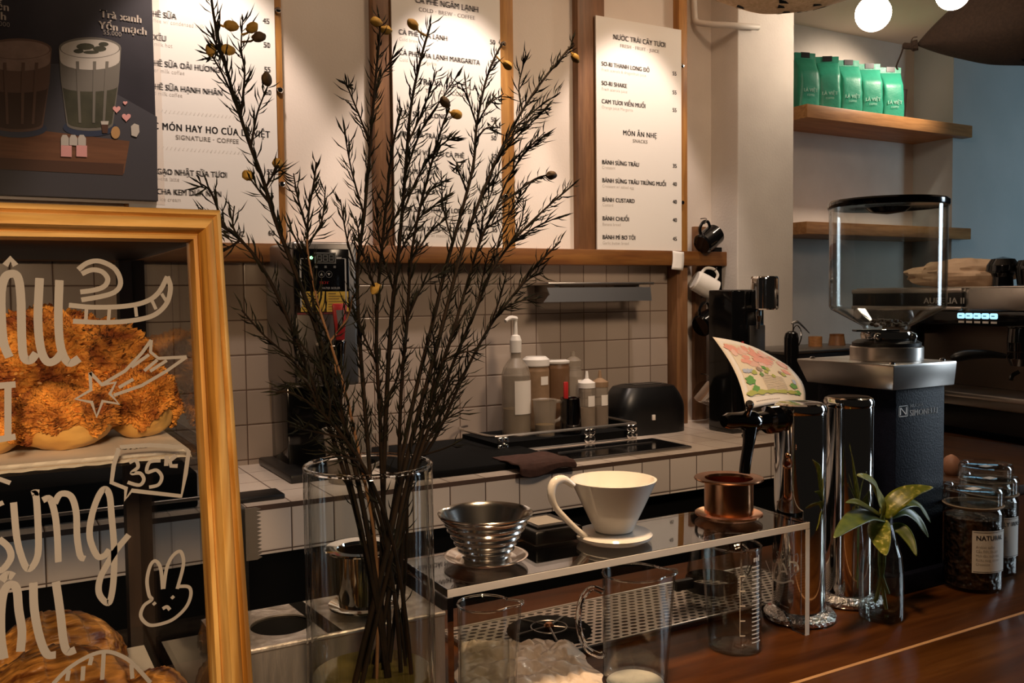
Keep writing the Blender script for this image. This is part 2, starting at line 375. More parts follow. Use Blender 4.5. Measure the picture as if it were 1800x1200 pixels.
# wooden rack on the wall: long rail and the posts the menu boards hang from
rk = thing('menu_rack', 'honey wood rail and posts on the wall carrying the menu boards', 'rack', (1.2, 2.60, 1.66))
MB().box((-1.2, 2.565, 1.652), (2.43, 2.590, 1.704)).box((-1.2, 2.5901, 1.652), (2.272, 2.648, 1.704)).build('rail', K['rail'], rk, bevel=.003)
for x0, x1, m in ((-.55, -.49, 'post'), (.325, .39, 'post'), (.702, .748, 'post'), (1.022, 1.11, 'postdark'), (1.452, 1.502, 'post'), (1.752, 1.862, 'postdark'), (2.19, 2.228, 'post')):
    MB().box((x0, 2.592, 1.704), (x1, 2.648, 2.82)).build('post', K[m], rk, bevel=.002)
MB().box((2.172, 2.585, ZB), (2.222, 2.648, 1.652)).build('post', K['postdark'], rk, bevel=.002)
for a, b in ((-.49, .325), (.748, 1.022), (1.502, 1.752), (1.862, 2.19), (1.11, 1.452), (.39, .702)):
    MB().box((a, 2.625, 1.704), (b, 2.648, 2.82)).build('infill_panel', K['panel'], rk, smooth=False)

def menu_board(name, label, x0, x1, z0, z1, lines, bolts, fit):
    s, body, width = fit; wx = (width/s-.035*len(body))/text_width(body, 1, 0)
    t = thing(name, label, 'menu board', ((x0+x1)/2, 2.588, z0), 'menu boards')
    mb = MB().box((x0, 2.580, z0), (x1, 2.586, z1), 4)
    for kind, body, x, z, s in lines:
        M = T(x, 2.5795, z) @ FRONT
        if kind == 'i': text(mb, body, M, s, 0, 'L', wx, .135, .035)
        elif kind == 's': text(mb, body, M, s, 1, 'L', wx*1.1)
        elif kind == 'p': text(mb, body, M, s, 0, 'R', wx*1.05, .13)
        elif kind == 'h': text(mb, body, M, s, 0, 'C', wx, .07, .05)
        elif kind == 'H': text(mb, body, M, s, 0, 'C', wx, .15, .03)
        elif kind == 'g': text(mb, body, M, s, 2, 'C', wx*1.15, .12, .06)
        elif kind == 'j': text(mb, body, M, s, 0, 'R', wx, .135, .035)
        elif kind == 'z':          # row of faint slanted ticks
            for k in range(26):
                mb.add([(0,0,0),(.002,0,0),(.007,.008,0),(.005,.008,0)], [(0,1,2,3)], 3, M @ T(-.13+k*.0104, 0, 0))
    mb.build('board', [K['ink'], K['ink2'], K['ink3'], mat('pale_ticks', (.72, .66, .59), .7), K['card']], t, smooth=False, recalc=False)
    for bx, bz in bolts:
        MB().lathe([(.0095, 0), (.0095, .006), (.007, .010), (0, .011)], n=16, M=T(bx, 2.592, bz) @ RX(R(90))).build('bolt', K['chrome'], t)
    return t
def L(x, y): p = PY(x, y, 2.58); return p.x, p.z
def rows(spec, xl, xc, xr, s=.0155):
    out = []
    for k, body, px_, py_ in spec:
        x, z = L(px_, py_)
        X = {'i': xl, 's': xl, 'p': xr, 'j': x}.get(k, xc)
        out.append((k, body, X, z, {'i': s, 'j': s, 's': s*.70, 'p': s*.98, 'h': s*1.22, 'H': s*1.2, 'g': s*.80, 'z': 1}[k]))
    return out
# right board: juice and snacks (pixel rows of its baselines in the photo read straight off as heights on the wall)
xa, xb = L(1049, 300)[0], L(1198, 300)[0]
menu_board('menu_board', 'rightmost white menu board listing juices and snacks between two posts', xa, xb, L(1047, 438)[1], L(1049, 27)[1],
  rows([('H', 'NƯỚC TRÁI CÂY TƯƠI', 1122, 76), ('g', 'FRESH ◦ FRUIT ◦ JUICE', 1122, 88),
   ('i', 'SƠ-RI THANH LONG ĐỎ', 1055, 115), ('s', 'Fresh acerola & dragonfruit juice', 1055, 124), ('p', '55', 1187, 133),
   ('i', 'SƠ-RI SHAKE', 1055, 149), ('s', 'Fresh acerola juice', 1055, 158), ('p', '55', 1187, 166),
   ('i', 'CAM TƯƠI VIỀN MUỐI', 1055, 181), ('s', 'Orange juice Margarita', 1055, 190), ('p', '55', 1187, 197),
   ('h', 'MÓN ĂN NHẸ', 1122, 240), ('g', 'SNACKS', 1122, 251),
   ('i', 'BÁNH SỪNG TRÂU', 1055, 288), ('s', 'Croissant', 1055, 296), ('p', '35', 1187, 295),
   ('i', 'BÁNH SỪNG TRÂU TRỨNG MUỐI', 1055, 320), ('s', 'Croissant w/ salted egg', 1055, 329), ('p', '40', 1187, 327),
   ('i', 'BÁNH CUSTARD', 1055, 354), ('s', 'Custard', 1055, 362), ('p', '40', 1187, 358),
   ('i', 'BÁNH CHUỐI', 1055, 387), ('s', 'Banana bread', 1055, 396), ('p', '40', 1187, 390),
   ('i', 'BÁNH MÌ BƠ TỎI', 1055, 420), ('s', 'Garlic butter bread', 1055, 429), ('p', '45', 1187, 423)], xa+.022, (xa+xb)/2, xb-.022, .0205),
  [(xb+.008, L(1205, 116)[1]), (xb+.008, L(1205, 356)[1])], (.0205, 'BÁNH SỪNG TRÂU TRỨNG MUỐI', L(1168, 320)[0]-L(1055, 320)[0]))
# middle board: cold brew and tea
xa, xb = L(693, 300)[0], L(882, 300)[0]
menu_board('menu_board', 'middle white menu board of cold coffee and tea behind the dry branches', xa, xb, L(790, 436)[1], 2.66,
  rows([('H', 'CÀ PHÊ NGÂM LẠNH', 789, 14), ('g', 'COLD ◦ BREW ◦ COFFEE', 789, 28),
   ('i', 'CÀ PHÊ PHA LẠNH', 700, 60), ('s', 'Cold brew', 700, 71), ('p', '50', 871, 79),
   ('i', 'CÀ PHÊ PHA LẠNH MARGARITA', 700, 96), ('s', 'Cold brew margarita', 700, 107), ('p', '50', 871, 115),
   ('h', 'TRÀ VÀ SÔ-CÔ-LA', 789, 154), ('g', 'TEA ◦ CHOCOLATE', 789, 167),
   ('i', 'TRÀ SỮA Ô LONG', 703, 202), ('s', 'Oolong milk tea', 703, 213), ('p', '50', 873, 215),
   ('i', 'TRÀ SỮA TRÀ ĐEN', 703, 239), ('p', '50', 873, 247),
   ('i', 'TRÀ TỪ VỎ TRÁI CÀ PHÊ', 703, 270), ('s', 'Cascara', 703, 280), ('p', '50', 874, 279),
   ('i', 'TRÀ MẬT MÍA', 704, 304), ('s', 'Molasses tea', 704, 315), ('p', '55', 874, 311),
   ('i', 'TRÀ TRÁI CÂY', 704, 339), ('s', 'Fruit tea', 704, 348), ('p', '55', 875, 343),
   ('i', 'TRÀ SƠ-RI THANH LONG ĐỎ', 704, 371), ('s', 'Tea, acerola & red dragon fruit', 704, 382), ('p', '55', 875, 376),
   ('i', 'TRÀ SỮA XOÀI MACCHIATO', 704, 405), ('s', 'Mango milk tea w/ macchiato', 704, 415), ('p', '55', 876, 408),
   ('i', 'SÔ-CÔ-LA', 706, 434)], xa+.022, (xa+xb)/2, xb-.018, .0215),
  [(xb+.016, L(885, 76)[1]), (xb+.016, L(888, 345)[1])], (.0215, 'CÀ PHÊ PHA LẠNH MARGARITA', L(842, 100)[0]-L(700, 100)[0]))
# left board: signature coffee, half hidden by the poster
xa, xb = L(225, 300)[0], L(489, 300)[0]
menu_board('menu_board', 'leftmost white menu board of signature coffee partly covered by the dark poster', xa, xb, L(440, 436)[1], 2.66,
  rows([('i', 'CÀ PHÊ SỮA', 200, 20), ('s', 'Phin coffee w/ condensed milk', 200, 30), ('p', '45', 470, 42),
   ('i', 'BẠC XỈU', 200, 62), ('s', 'Coffee milk hot', 200, 72), ('p', '50', 470, 84),
   ('i', 'CÀ PHÊ SỮA OẢI HƯƠNG', 200, 108), ('s', 'Lavender milk coffee', 200, 119), ('p', '55', 471, 127),
   ('i', 'CÀ PHÊ SỮA HẠNH NHÂN', 200, 150), ('s', 'Almond milk coffee', 200, 160), ('p', '60', 471, 167),
   ('z', '', 370, 205), ('h', 'CÁC MÓN HAY HO CỦA LÀ VIỆT', 365, 234), ('g', 'SIGNATURE ◦ COFFEE', 367, 249), ('z', '', 370, 268),
   ('i', 'TRÀ GẠO NHẬT SỮA TƯƠI', 200, 302), ('s', 'Genmai-cha latte', 200, 313), ('p', '55', 478, 307),
   ('i', 'MATCHA KEM DỪA NON', 200, 338), ('s', 'Matcha ice cream', 200, 350), ('p', '55', 478, 348),
   ('j', 'TRÀ ĐÀO LÀI TÁC', 430, 416), ('p', '60', 480, 414)], L(243, 150)[0], L(365, 234)[0], xb-.014, .0215),
  [(xb+.012, L(486, 16)[1]), (xb+.012, L(494, 323)[1]), (xb+.012, L(489, 157)[1])], (.0215, 'PHÊ SỮA HẠNH NHÂN', L(401, 150)[0]-L(275, 150)[0]))

# poster of two iced drinks, hung in front of the left board
def Lp(x, y): p = PY(x, y, 2.560); return p.x, p.z
px1, pz0 = Lp(278, 353); px0 = Lp(-330, 300)[0]; pz1 = 2.72
po = thing('drinks_poster', 'dark poster of two iced drinks on a wooden tray over the left menu board', 'poster', ((px0+px1)/2, 2.57, pz0))
MB().box((px0, 2.561, pz0), (px1, 2.5795, pz1)).build('backing', noisy('poster_print', (.016, .013, .017), (.040, .034, .042), 5, .45, p=(.3, .8)), po, smooth=False)
MB().box((px0-.01, 2.5797, pz0-.008), (px1+.02, 2.5799, pz1)).build('film_edge', mat('film', (.80, .70, .60), .4), po, smooth=False)
def poly_at(mb, pts, y, mi):
    vs = [PY(a, b, 2.560) for a, b in pts]; mb.add([(v.x, y, v.z) for v in vs], [tuple(range(len(vs)))], mi)
pm = MB()
poly_at(pm, [(-300,110),(118,112),(205,165),(276,205),(277,352),(-300,330)], 2.5606, 0)       # grey stone table
poly_at(pm, [(-300,205),(60,228),(228,248),(218,305),(-300,262)], 2.5602, 1)                   # tray top
poly_at(pm, [(-300,262),(218,288),(216,308),(-300,282)], 2.5600, 2)
def arc(cx, cy, rx, ry, a0, a1, n=12): return [(cx+rx*math.cos(R(a0+(a1-a0)*i/n)), cy+ry*math.sin(R(a0+(a1-a0)*i/n))) for i in range(n+1)]
def drink(cx, w, dy, foam, liq, low, base):
    T0, T1 = 82+dy, 214+dy; h = w/2
    poly_at(pm, arc(cx, T1+8, h*.86, 16, 0, 360, 24), 2.5598, base)
    poly_at(pm, arc(cx, T1+3, h*.74, 11, 0, 180)+[(cx-h*.90, 150+dy), (cx-h*.93, 140+dy), (cx-h, T0)]+arc(cx, T0, h, 18, 180, 360)+[(cx+h*.93, 142+dy), (cx+h*.90, 152+dy)], 2.5596, liq)
    poly_at(pm, arc(cx, T1, h*.70, 9, 0, 180)+[(cx-h*.87, 152+dy)]+arc(cx, 150+dy, h*.88, 9, 180, 0)[1:], 2.5594, low)
    poly_at(pm, arc(cx, T0+22, h*.95, 17, 0, 180)+[(cx-h*.98, T0)]+arc(cx, T0, h*.96, 17, 180, 360), 2.5592, foam)
    poly_at(pm, arc(cx, T0, h*.98, 18.5, 0, 360, 32), 2.5591, liq)
    poly_at(pm, arc(cx, T0+1.5, h*.93, 16, 0, 360, 32), 2.5590, foam)
    for s in (-.45, .1, .5): poly_at(pm, [(cx+h*s, T0+24), (cx+h*(s+.10), T0+24), (cx+h*(s*.8+.08), T1), (cx+h*s*.8, T1)], 2.5589, liq)
drink(158, 110, 2, 3, 4, 5, 6)
drink(32, 118, 4, 7, 8, 9, 6)
drink(-110, 118, -2, 7, 8, 9, 6)
[poly_at(pm, arc(x, y, rx_, ry_, 0, 360, 12), 2.5588, 5) for x, y, rx_, ry_ in ((150,82,16,6),(175,86,12,5),(160,92,14,3),(138,90,9,4),(182,78,9,4))]                          # matcha dusting
def heart(cx, cy, r):
    pts = []
    for k in range(20):
        a = 2*math.pi*k/20; pts.append((cx+r*.0625*16*math.sin(a)**3, cy-r*.0625*(13*math.cos(a)-5*math.cos(2*a)-2*math.cos(3*a)-math.cos(4*a))))
    poly_at(pm, pts, 2.5586, 10)
heart(205, 192, 7); heart(222, 206, 8); heart(220, 181, 4)
for x in (107, 134): poly_at(pm, [(x,255),(x+19,256),(x+19,276),(x,275)], 2.5586, 10)
for x in (107, 122, 137): poly_at(pm, [(x,243),(x+3,237),(x+10,237),(x+14,243),(x+14,256),(x,255)], 2.5585, 3)
poly_at(pm, [(177,213),(191,213),(189,234),(180,234)], 2.5585, 2); poly_at(pm, [(177,213),(191,213),(190,219),(178,219)], 2.5584, 3)
poly_at(pm, [(203+8*math.cos(k*.45), 233+11*math.sin(k*.45)) for k in range(14)], 2.5585, 11)
poly_at(pm, [(230,222),(236,217),(244,220),(245,232),(240,241),(231,238)], 2.5585, 3)
for body, x, y, s, al in (('Trà xanh', 176, 30, .027, 'L'), ('Yến mạch', 174, 50, .027, 'L'), ('55.000', 181, 60, .016, 'L'), ('Cà phê Yến', 17, 20, .027, 'R'), ('mạch', 12, 36, .027, 'R'), ('55.000', 18, 48, .016, 'R')):
    p = PY(x, y, 2.560); text(pm, body, T(p.x, 2.5588, p.z) @ FRONT @ RZ(R(-1)), s, 12 if s > .02 else 13, al, .95, .06 if s > .02 else 0)
pm.build('print', [mat('p_stone', (.050, .046, .052), .5), wood('p_tray', (.12, .045, .016), (.17, .065, .024), (.22, .09, .035), 'x', .5), mat('p_trayside', (.075, .028, .012), .5), mat('p_foam', (.50, .44, .36), .6), mat('p_milk', (.15, .13, .10), .5),
    noisy('p_matcha', (.035, .033, .014), (.055, .05, .024), 30, .5), mat('p_saucer', (.03, .04, .07), .4), noisy('p_cream', (.22, .14, .10), (.28, .18, .13), 40, .5), mat('p_coffee', (.13, .07, .045), .5), mat('p_coffee_dark', (.06, .03, .018), .5),
    mat('p_pink', (.70, .32, .28), .6), mat('p_biscuit', (.45, .24, .08), .6), mat('p_title', (.62, .52, .42), .6), mat('p_price', (.30, .25, .20), .6)], po, smooth=False, recalc=False)

# white conduit on the wall above the right post
cp = [PY(1216, -60, 2.62), PY(1221, 20, 2.62), PY(1222, 33, 2.62), PY(1232, 41, 2.60), PY(1290, 45, 2.50), PY(1333, 48, 2.485)]
MB().tube(smoothpath([(p.x, p.y, p.z) for p in cp], 5), .011, 12).build('wall_conduit', K['whitep'])
tag(bpy.data.objects['wall_conduit'], 'white plastic conduit bending along the wall and pillar near the ceiling', 'pipe')
# paper tag hanging over the rail
MB().grid(lambda u, v: (PY(1183+u*20-5*v*v, 460, 2.56).x, 2.563-.010*v, 1.704-.066*v-.004*u), 4, 8).build('paper_tag', K['paper'])
tag(bpy.data.objects['paper_tag'], 'small white paper tag hanging over the front of the rail', 'paper tag')
pt = bpy.data.objects['paper_tag']; sm = pt.modifiers.new('thick', 'SOLIDIFY'); sm.thickness = .0006

# ---------------------------------------------------------------- counters
bc = thing('back_counter', 'white tiled back counter with a base blackened for the shade below along the wall', 'counter', (1, 2.4, 0))
K['toptile'] = tiles('counter_top_tiles', 'XY', .6025-.5, YB-2.4, .1030, .103, (.60, .52, .45))
K['fronttile'] = tiles('counter_front_tiles', 'XZ', .6025-1, ZB-.108, .1030, .108, (.86, .74, .64))
MB().box((-1.2, YB, ZB-.012), (2.39, YW-.001, ZB)).box((2.3902, YB, ZB-.012), (2.9, 2.505, ZB)).build('top', tiles('counter_top_tiles', 'XY', .6025-1, YB-2.4, .1030, .14, (.80, .68, .57)), bc, smooth=False)
MB().box((-1.2, YB, ZB-.115), (2.9, YB+.02, ZB-.0122)).build('front_band', K['fronttile'], bc, smooth=False)
MB().box((-1.2, YB+.025, .06), (2.9, 2.50, ZB-.0124)).build('base', K['matte'], bc, smooth=False)  # solid block coloured black for the darkness under the counter
rc = thing('side_counter', 'dark wood counter under the espresso machine at the right', 'counter', (3.4, 2.0, 0))
MB().box((2.905, 1.39, 1.0), (3.75, 3.19, 1.045)).box((2.20, 1.39, 1.0), (2.9049, 2.095, 1.045)).build('top', wood('side_counter_wood', (.05, .02, .009), (.085, .036, .015), (.12, .05, .02), 'y', .4), rc, bevel=.004)
MB().box((2.93, 1.42, 0), (3.73, 3.18, .999)).box((2.25, 1.42, 0), (2.9299, 2.06, .999)).build('base', K['darkwood'], rc, smooth=False)

fb = thing('bar_counter', 'dark wooden bar counter in the foreground with a pale joint line', 'counter', (.8, .9, 0))
MB().box((-.55, .8755, ZF-.045), (2.75, 1.385, ZF)).build('plank', K['bar'], fb, bevel=.002)
MB().box((-.55, .869, ZF-.045), (2.75, .8752, ZF-.0004)).build('joint_strip', K['seam'], fb, smooth=False)
MB().box((-.55, .45, ZF-.045), (2.75, .8687, ZF)).build('plank', K['bar2'], fb, bevel=.002)
MB().box((-.52, .50, 0), (2.72, 1.32, ZF-.0455)).build('base', K['darkwood'], fb, smooth=False)

# ---------------------------------------------------------------- alcove shelves and bags
def wall_shelf(z0, z1, lab, x0=3.195, x1=4.385):
    o = MB().add([(x0,2.915,z0),(x1,2.915,z0),(x1,2.968,z0),(4.304,2.968,z0),(4.304,3.198,z0),(x0,3.198,z0)] + [(x0,2.915,z1),(x1,2.915,z1),(x1,2.968,z1),(4.304,2.968,z1),(4.304,3.198,z1),(x0,3.198,z1)],
        [(5,4,3,2,1,0),(6,7,8,9,10,11)]+[(i,(i+1)%6,(i+1)%6+6,i+6) for i in range(6)]).build('wall_shelf', K['shelf'], bevel=.003)
    return tag(o, lab, 'shelf')
wall_shelf(2.328, 2.388, 'upper thick wooden alcove shelf holding the green coffee bags')
wall_shelf(1.812, 1.868, 'lower wooden alcove shelf behind the grinder hopper')
def coffee_bag(x, label, rz, k):
    w, d, h = .055, .045, .235
    t = thing('coffee_bag', label, 'coffee bag', (x, 3.035, 2.389), 'green coffee bags on the shelf', rz)
    mb = MB()
    def P(u, v):
        a = 2*math.pi*u; e = .35
        cx = abs(math.cos(a))**e*math.copysign(1, math.cos(a)); cy = abs(math.sin(a))**e*math.copysign(1, math.sin(a))
        top = max(0, (v-.72)/.28)
        dd = d*(1-top*.93)*(1+.10*math.sin(v*5+u*7)); ww = w*(1-.04*top)
        return (cx*ww+.004*noise.noise((u*5, v*5, k)), cy*dd, v*h*(1-.0*top))
    mb.grid(P, 40, 18, wrap=True); mb.add([P(i/40, 0) for i in range(40)], [tuple(range(40))]); mb.add([P(i/40, 1) for i in range(40)], [tuple(range(40))])
    mb.build('pouch', K['green'], t, world=False)
    MB().box((-w*.97, -.005, h-.002), (w*.97, .005, h+.026)).build('top_seal', K['green'], t, world=False)
    MB().box((-.022, -.0075, h+.004), (.022, .0075, h+.028)).build('tin_tie_clip', K['black'], t, world=False)
    m2 = MB(); text(m2, 'LÀ VIỆT', T(0, -d-.0065, .075) @ FRONT, .022, 0, 'C', .9, .05); text(m2, 'COFFEE', T(0, -d-.0065, .056) @ FRONT, .012, 0, 'C', .9)
    m2.build('lettering', mat('pale_green_ink', (.30, .50, .40), .6), t, smooth=False, world=False, recalc=False)
for k, (px_, lab, rz) in enumerate(((1414, 'green coffee bag at the left end of the row next to the pillar', -.25), (1453, 'second green coffee bag from the pillar, standing at an angle', -.55),
        (1490, 'third green coffee bag from the pillar, middle of the row', -.40), (1527, 'fourth green coffee bag from the pillar, brightly lit', -.48), (1564, 'green coffee bag at the right end of the row beside the brown tumbler', -.42))):
    coffee_bag(PY(px_, 190, 3.035).x, lab, rz, k)
tb = MB().lathe([(.026, 0), (.036, .17), (.038, .175), (.034, .172), (.024, .004), (0, .004)], PY(1581, 200, 3.09).xy.to_3d()+Vector((0, 0, 2.389)), 24).build('tumbler', K['darkwood'])
tag(tb, 'brown tapered tumbler at the right end of the green bags on the shelf', 'tumbler')

# ---------------------------------------------------------------- ceiling: globes and sacks
for (px_, py_, Y, r), lab in zip(((1535, 24, 2.2, .0605), (1675, -12, 1.45, .040)), ('lit white globe lamp hanging in front of the alcove ceiling', 'lit white globe lamp cut by the top edge in front of the shaded sack')):
    p = PY(px_, py_, Y); t = thing('globe_lamp', lab, 'pendant lamp', (p.x, p.y, p.z), 'globe lamps')
    MB().sphere((0, 0, 0), r, 32, 18).build('globe', glow('lit_globe', (1, .82, .64), 46.0), t, world=False)
    MB().lathe([(r*.42, r*.90), (r*.42, r*1.25), (r*.3, r*1.5), (0, r*1.5)], n=20).build('socket', K['black'], t, world=False)
    MB().tube([(0, 0, r*1.45), (0, 0, 2.84-p.z)], .003, 6).build('cord', K['black'], t, world=False)
def sack(name, label, c, rx, ry, rz, ang, m, prints, knot, up=1):
    t = thing(name, label, 'burlap sack', c, 'burlap sacks under the ceiling', ang)
    def f(u, v):
        a = 2*math.pi*v*.9999; s = -1+2*u
        w = max(0.0, 1-abs(s)**1.7)**(.95 if s < 0 else .6)
        wr = 1+.05*noise.noise((s*3, math.cos(a)*2, math.sin(a)*2))
        return (s*rx, ry*w*math.cos(a)*wr, rz*w*math.sin(a)*wr*(1 if math.sin(a) < 0 else up))
    MB().grid(f, 60, 32).build('sack_body', m, t, world=False)
    pb = MB()
    for poly in prints:        # stencilled print wrapped on the underside
        vs = [Vector(f(a, b)) for a, b in poly]; vs = [v*1.006 for v in vs]; pb.add(vs, [tuple(range(len(vs)))])
    pb.build('stencil_print', K['matte'], t, world=False, smooth=False, recalc=False)
    if knot:
        kb = MB().tube(smoothpath([(-rx*.985, 0, 0), (-rx-.02, 0, -.002), (-rx-.05, .002, .004)], 4), [.022]*4+[.013]*4+[.009], 10)
        kb.tube(smoothpath([(-rx-.046, 0, 0), (-rx-.055, 0, -.03), (-rx-.072, .004, -.075), (-rx-.066, .002, -.09)], 4), .0035, 6)
        kb.tube(smoothpath([(-rx-.02, 0, .008), (-rx-.012, 0, .03), (-rx+.005, 0, .032)], 4), .002, 6); kb.build('tied_end', m, t, world=False)
    cb = MB()
    for s in (-.45, .45): cb.tube([(rx*s, 0, rz*.8), (rx*s, 0, 2.84-c[2])], .003, 6)
    cb.build('hanging_cord', K['stem_l'], t, world=False)
    return t
rnd = random.Random(4)
def slab_print(u0, u1, v0, v1, n):
    out = []
    for k in range(n):
        u = u0+(u1-u0)*rnd.random(); v = v0+(v1-v0)*rnd.random(); l = .025+.03*rnd.random(); h = .012+.012*rnd.random()
        out.append([(u, v), (u+l*.6, v+h*.25), (u+l, v+h*.9), (u+l*.3, v+h)])
    return out
p = PY(1362, -78, 2.0)
sack('burlap_sack', 'tan burlap sack with black leaf print hung under the ceiling', (p.x, p.y, p.z), .40, .22, .158, R(-14), K['burlap'], slab_print(.2, .75, .60, .88, 46), False)
p = PY(1824, 57, 2.1)
sack('burlap_sack', 'tied burlap sack, shade in its colour, hanging beside the globe at top right', (p.x, p.y, p.z), .43, .24, .115, R(-52), K['burlap_shade'], slab_print(.42, .62, .70, .86, 26), True, 2.4)
# ================================================================ BACK COUNTER
# water boiler
bo = thing('water_boiler', 'grey wall-height water boiler with black control panel and red tap lever', 'water boiler', (.78, 2.45, ZB))
MB().rbox((.692, 2.345, 1.315), (.868, 2.62, 1.698), .010, 3).build('body', K['steel_d'], bo)
MB().rbox((.70, 2.46, ZB+.012), (.86, 2.62, 1.318), .006, 2).build('back_column', K['gloss'], bo)
MB().rbox((.66, 2.30, ZB+.0005), (.87, 2.62, ZB+.022), .005, 2).build('drip_base', K['black'], bo)
def BF(x, y): p = PY(x, y, 2.3445); return p.x, p.z
pa, pb_ = BF(517, 553), BF(612, 438)
pn = MB(); pn.rbox((pa[0], 2.3395, pa[1]), (pb_[0], 2.3455, pb_[1]), .002, 2).build('control_panel', K['gloss'], bo)
dm = MB()
def bq(mb, x0, y0, x1, y1, yy, mi):
    a = BF(x0, y1); b = BF(x1, y0); mb.add([(a[0], yy, a[1]), (b[0], yy, a[1]), (b[0], yy, b[1]), (a[0], yy, b[1])], [(0, 1, 2, 3)], mi)
bq(dm, 552, 444, 589, 463, 2.3390, 1); bq(dm, 554, 446, 587, 461, 2.3387, 0)
for k in range(3):
    x = 556+k*10.5
    for q in ((x, 447.5, x+8, 448.7), (x, 453, x+8, 454.2), (x, 458.5, x+8, 459.7), (x, 448, x+1.2, 459), (x+7, 448, x+8.2, 459)): bq(dm, *q, 2.3384, 1)
for q in ((527, 454, 545, 455), (527, 454, 528, 540), (600, 454, 606, 455), (606, 455, 607, 540), (590, 452, 599, 455)): bq(dm, *q, 2.3388, 2)
for x in (553, 569, 585): bq(dm, x, 467, x+4, 471, 2.3388, 1)
for x, s in ((564, 1), (577, -1)):
    a = BF(x, 482); dm.add([(a[0]-.004, 2.3388, a[1]-.003*s), (a[0]+.004, 2.3388, a[1]-.003*s), (a[0], 2.3388, a[1]+.004*s)], [(0, 1, 2)], 2)
    dm.add([(a[0]+.009*math.cos(k*.4), 2.3388, a[1]+.009*math.sin(k*.4)) for k in range(16)] + [(a[0]+.008*math.cos(k*.4), 2.3388, a[1]+.008*math.sin(k*.4)) for k in range(16)], [(k, (k+1) % 16, (k+1) % 16+16, k+16) for k in range(16)], 1)
a = BF(569, 499); text(dm, 'HOT', T(a[0], 2.3388, a[1]) @ FRONT, .010, 3, 'C', 1.1, .08)
a = BF(580, 508); text(dm, 'WATER BOILER', T(a[0], 2.3388, a[1]) @ FRONT, .008, 2, 'C', .9)
bq(dm, 528, 512, 570, 548, 2.3390, 4); bq(dm, 573, 512, 615, 548, 2.3390, 4) if False else bq(dm, 573, 512, 611, 548, 2.3390, 4)
bq(dm, 520, 548, 612, 553, 2.3392, 5)
for k in range(7):
    bq(dm, 530, 515+k*4.6, 540+(k*37 % 22)+4, 516.6+k*4.6, 2.3386, 6); bq(dm, 576, 515+k*4.6, 586+(k*53 % 20)+3, 516.6+k*4.6, 2.3386, 6)
dm.build('panel_print', [mat('display_window', (.03, .03, .028), .2), mat('dim_grey', (.16, .16, .15), .5), mat('pale_print', (.42, .40, .37), .5), K['red'], K['yellow'], mat('dark_red', (.16, .02, .02), .5), mat('brown_print', (.14, .08, .02), .6)], bo, smooth=False, recalc=False)
a = BF(546, 453); MB().sphere((a[0], 2.3385, a[1]), .0042, 12, 8).build('indicator_light', glow('green_led', (.25, 1, .35), 6), bo)
a = BF(588, 600)
tap = MB().tube([(a[0]-.035, 2.345, a[1]-.012), (a[0]-.035, 2.315, a[1]-.012)], .016, 16); tap.tube([(a[0]-.037, 2.315, a[1]-.016), (a[0], 2.300, a[1]-.016)], .011, 12)
tap.lathe([(.010, -.062), (.013, -.03), (.017, 0), (.014, .006), (0, .008)], (a[0], 2.30, a[1]), 20); tap.tube([(a[0], 2.30, a[1]-.055), (a[0], 2.30, a[1]-.082)], .006, 12)
tp = tap.build('tap', K['chrome_b'], bo)
h0 = a[1]+.004
hm = MB().prism([(-.011, 0), (.011, 0), (.020, .092), (.016, .097), (-.016, .097), (-.020, .092)], .009, 0, T(a[0], 2.295, h0))
hb = hm.build('tap_lever', K['red'], tp, bevel=.002)
MB().prism([(-.006, .036), (.006, .036), (.011, .080), (-.011, .080)], .0094, 0, T(a[0], 2.2948, h0)).build('lever_inlay', K['steel'], hb)

# white jug and small pads near the boiler
wj = thing('measuring_jug', 'cloudy plastic jug standing by the boiler, behind the vase', 'jug', (.80, 2.255, ZB+.0005))
MB().lathe([(0, 0), (.052, 0), (.064, .135), (.067, .138), (.062, .133), (.05, .004), (0, .004)], n=32).build('body', K['frost'], wj, world=False)
MB().tube(smoothpath([(.058, 0, .12), (.10, 0, .115), (.10, 0, .05), (.056, 0, .03)], 5), .006, 8).build('handle', K['frost'], wj, world=False)
sp_ = MB().rbox((.45, 2.14, ZB+.0005), (.60, 2.22, ZB+.012), .003, 2).build('counter_tray', K['black']); tag(sp_, 'small dark tray on the tiled counter beside the case', 'tray')

ib = thing('ice_bin', 'low black bin with steel edge on the back counter, seen through the pastry case', 'bin', (.0, 2.35, ZB+.0005))
MB().rbox((-.50, 2.16, ZB+.0005), (.405, 2.60, ZB+.082), .006, 2).build('body', K['matte'], ib)
MB().rbox((-.50, 2.152, ZB+.018), (.41, 2.1595, ZB+.026), .001, 1).build('steel_edge', K['steel'], ib)
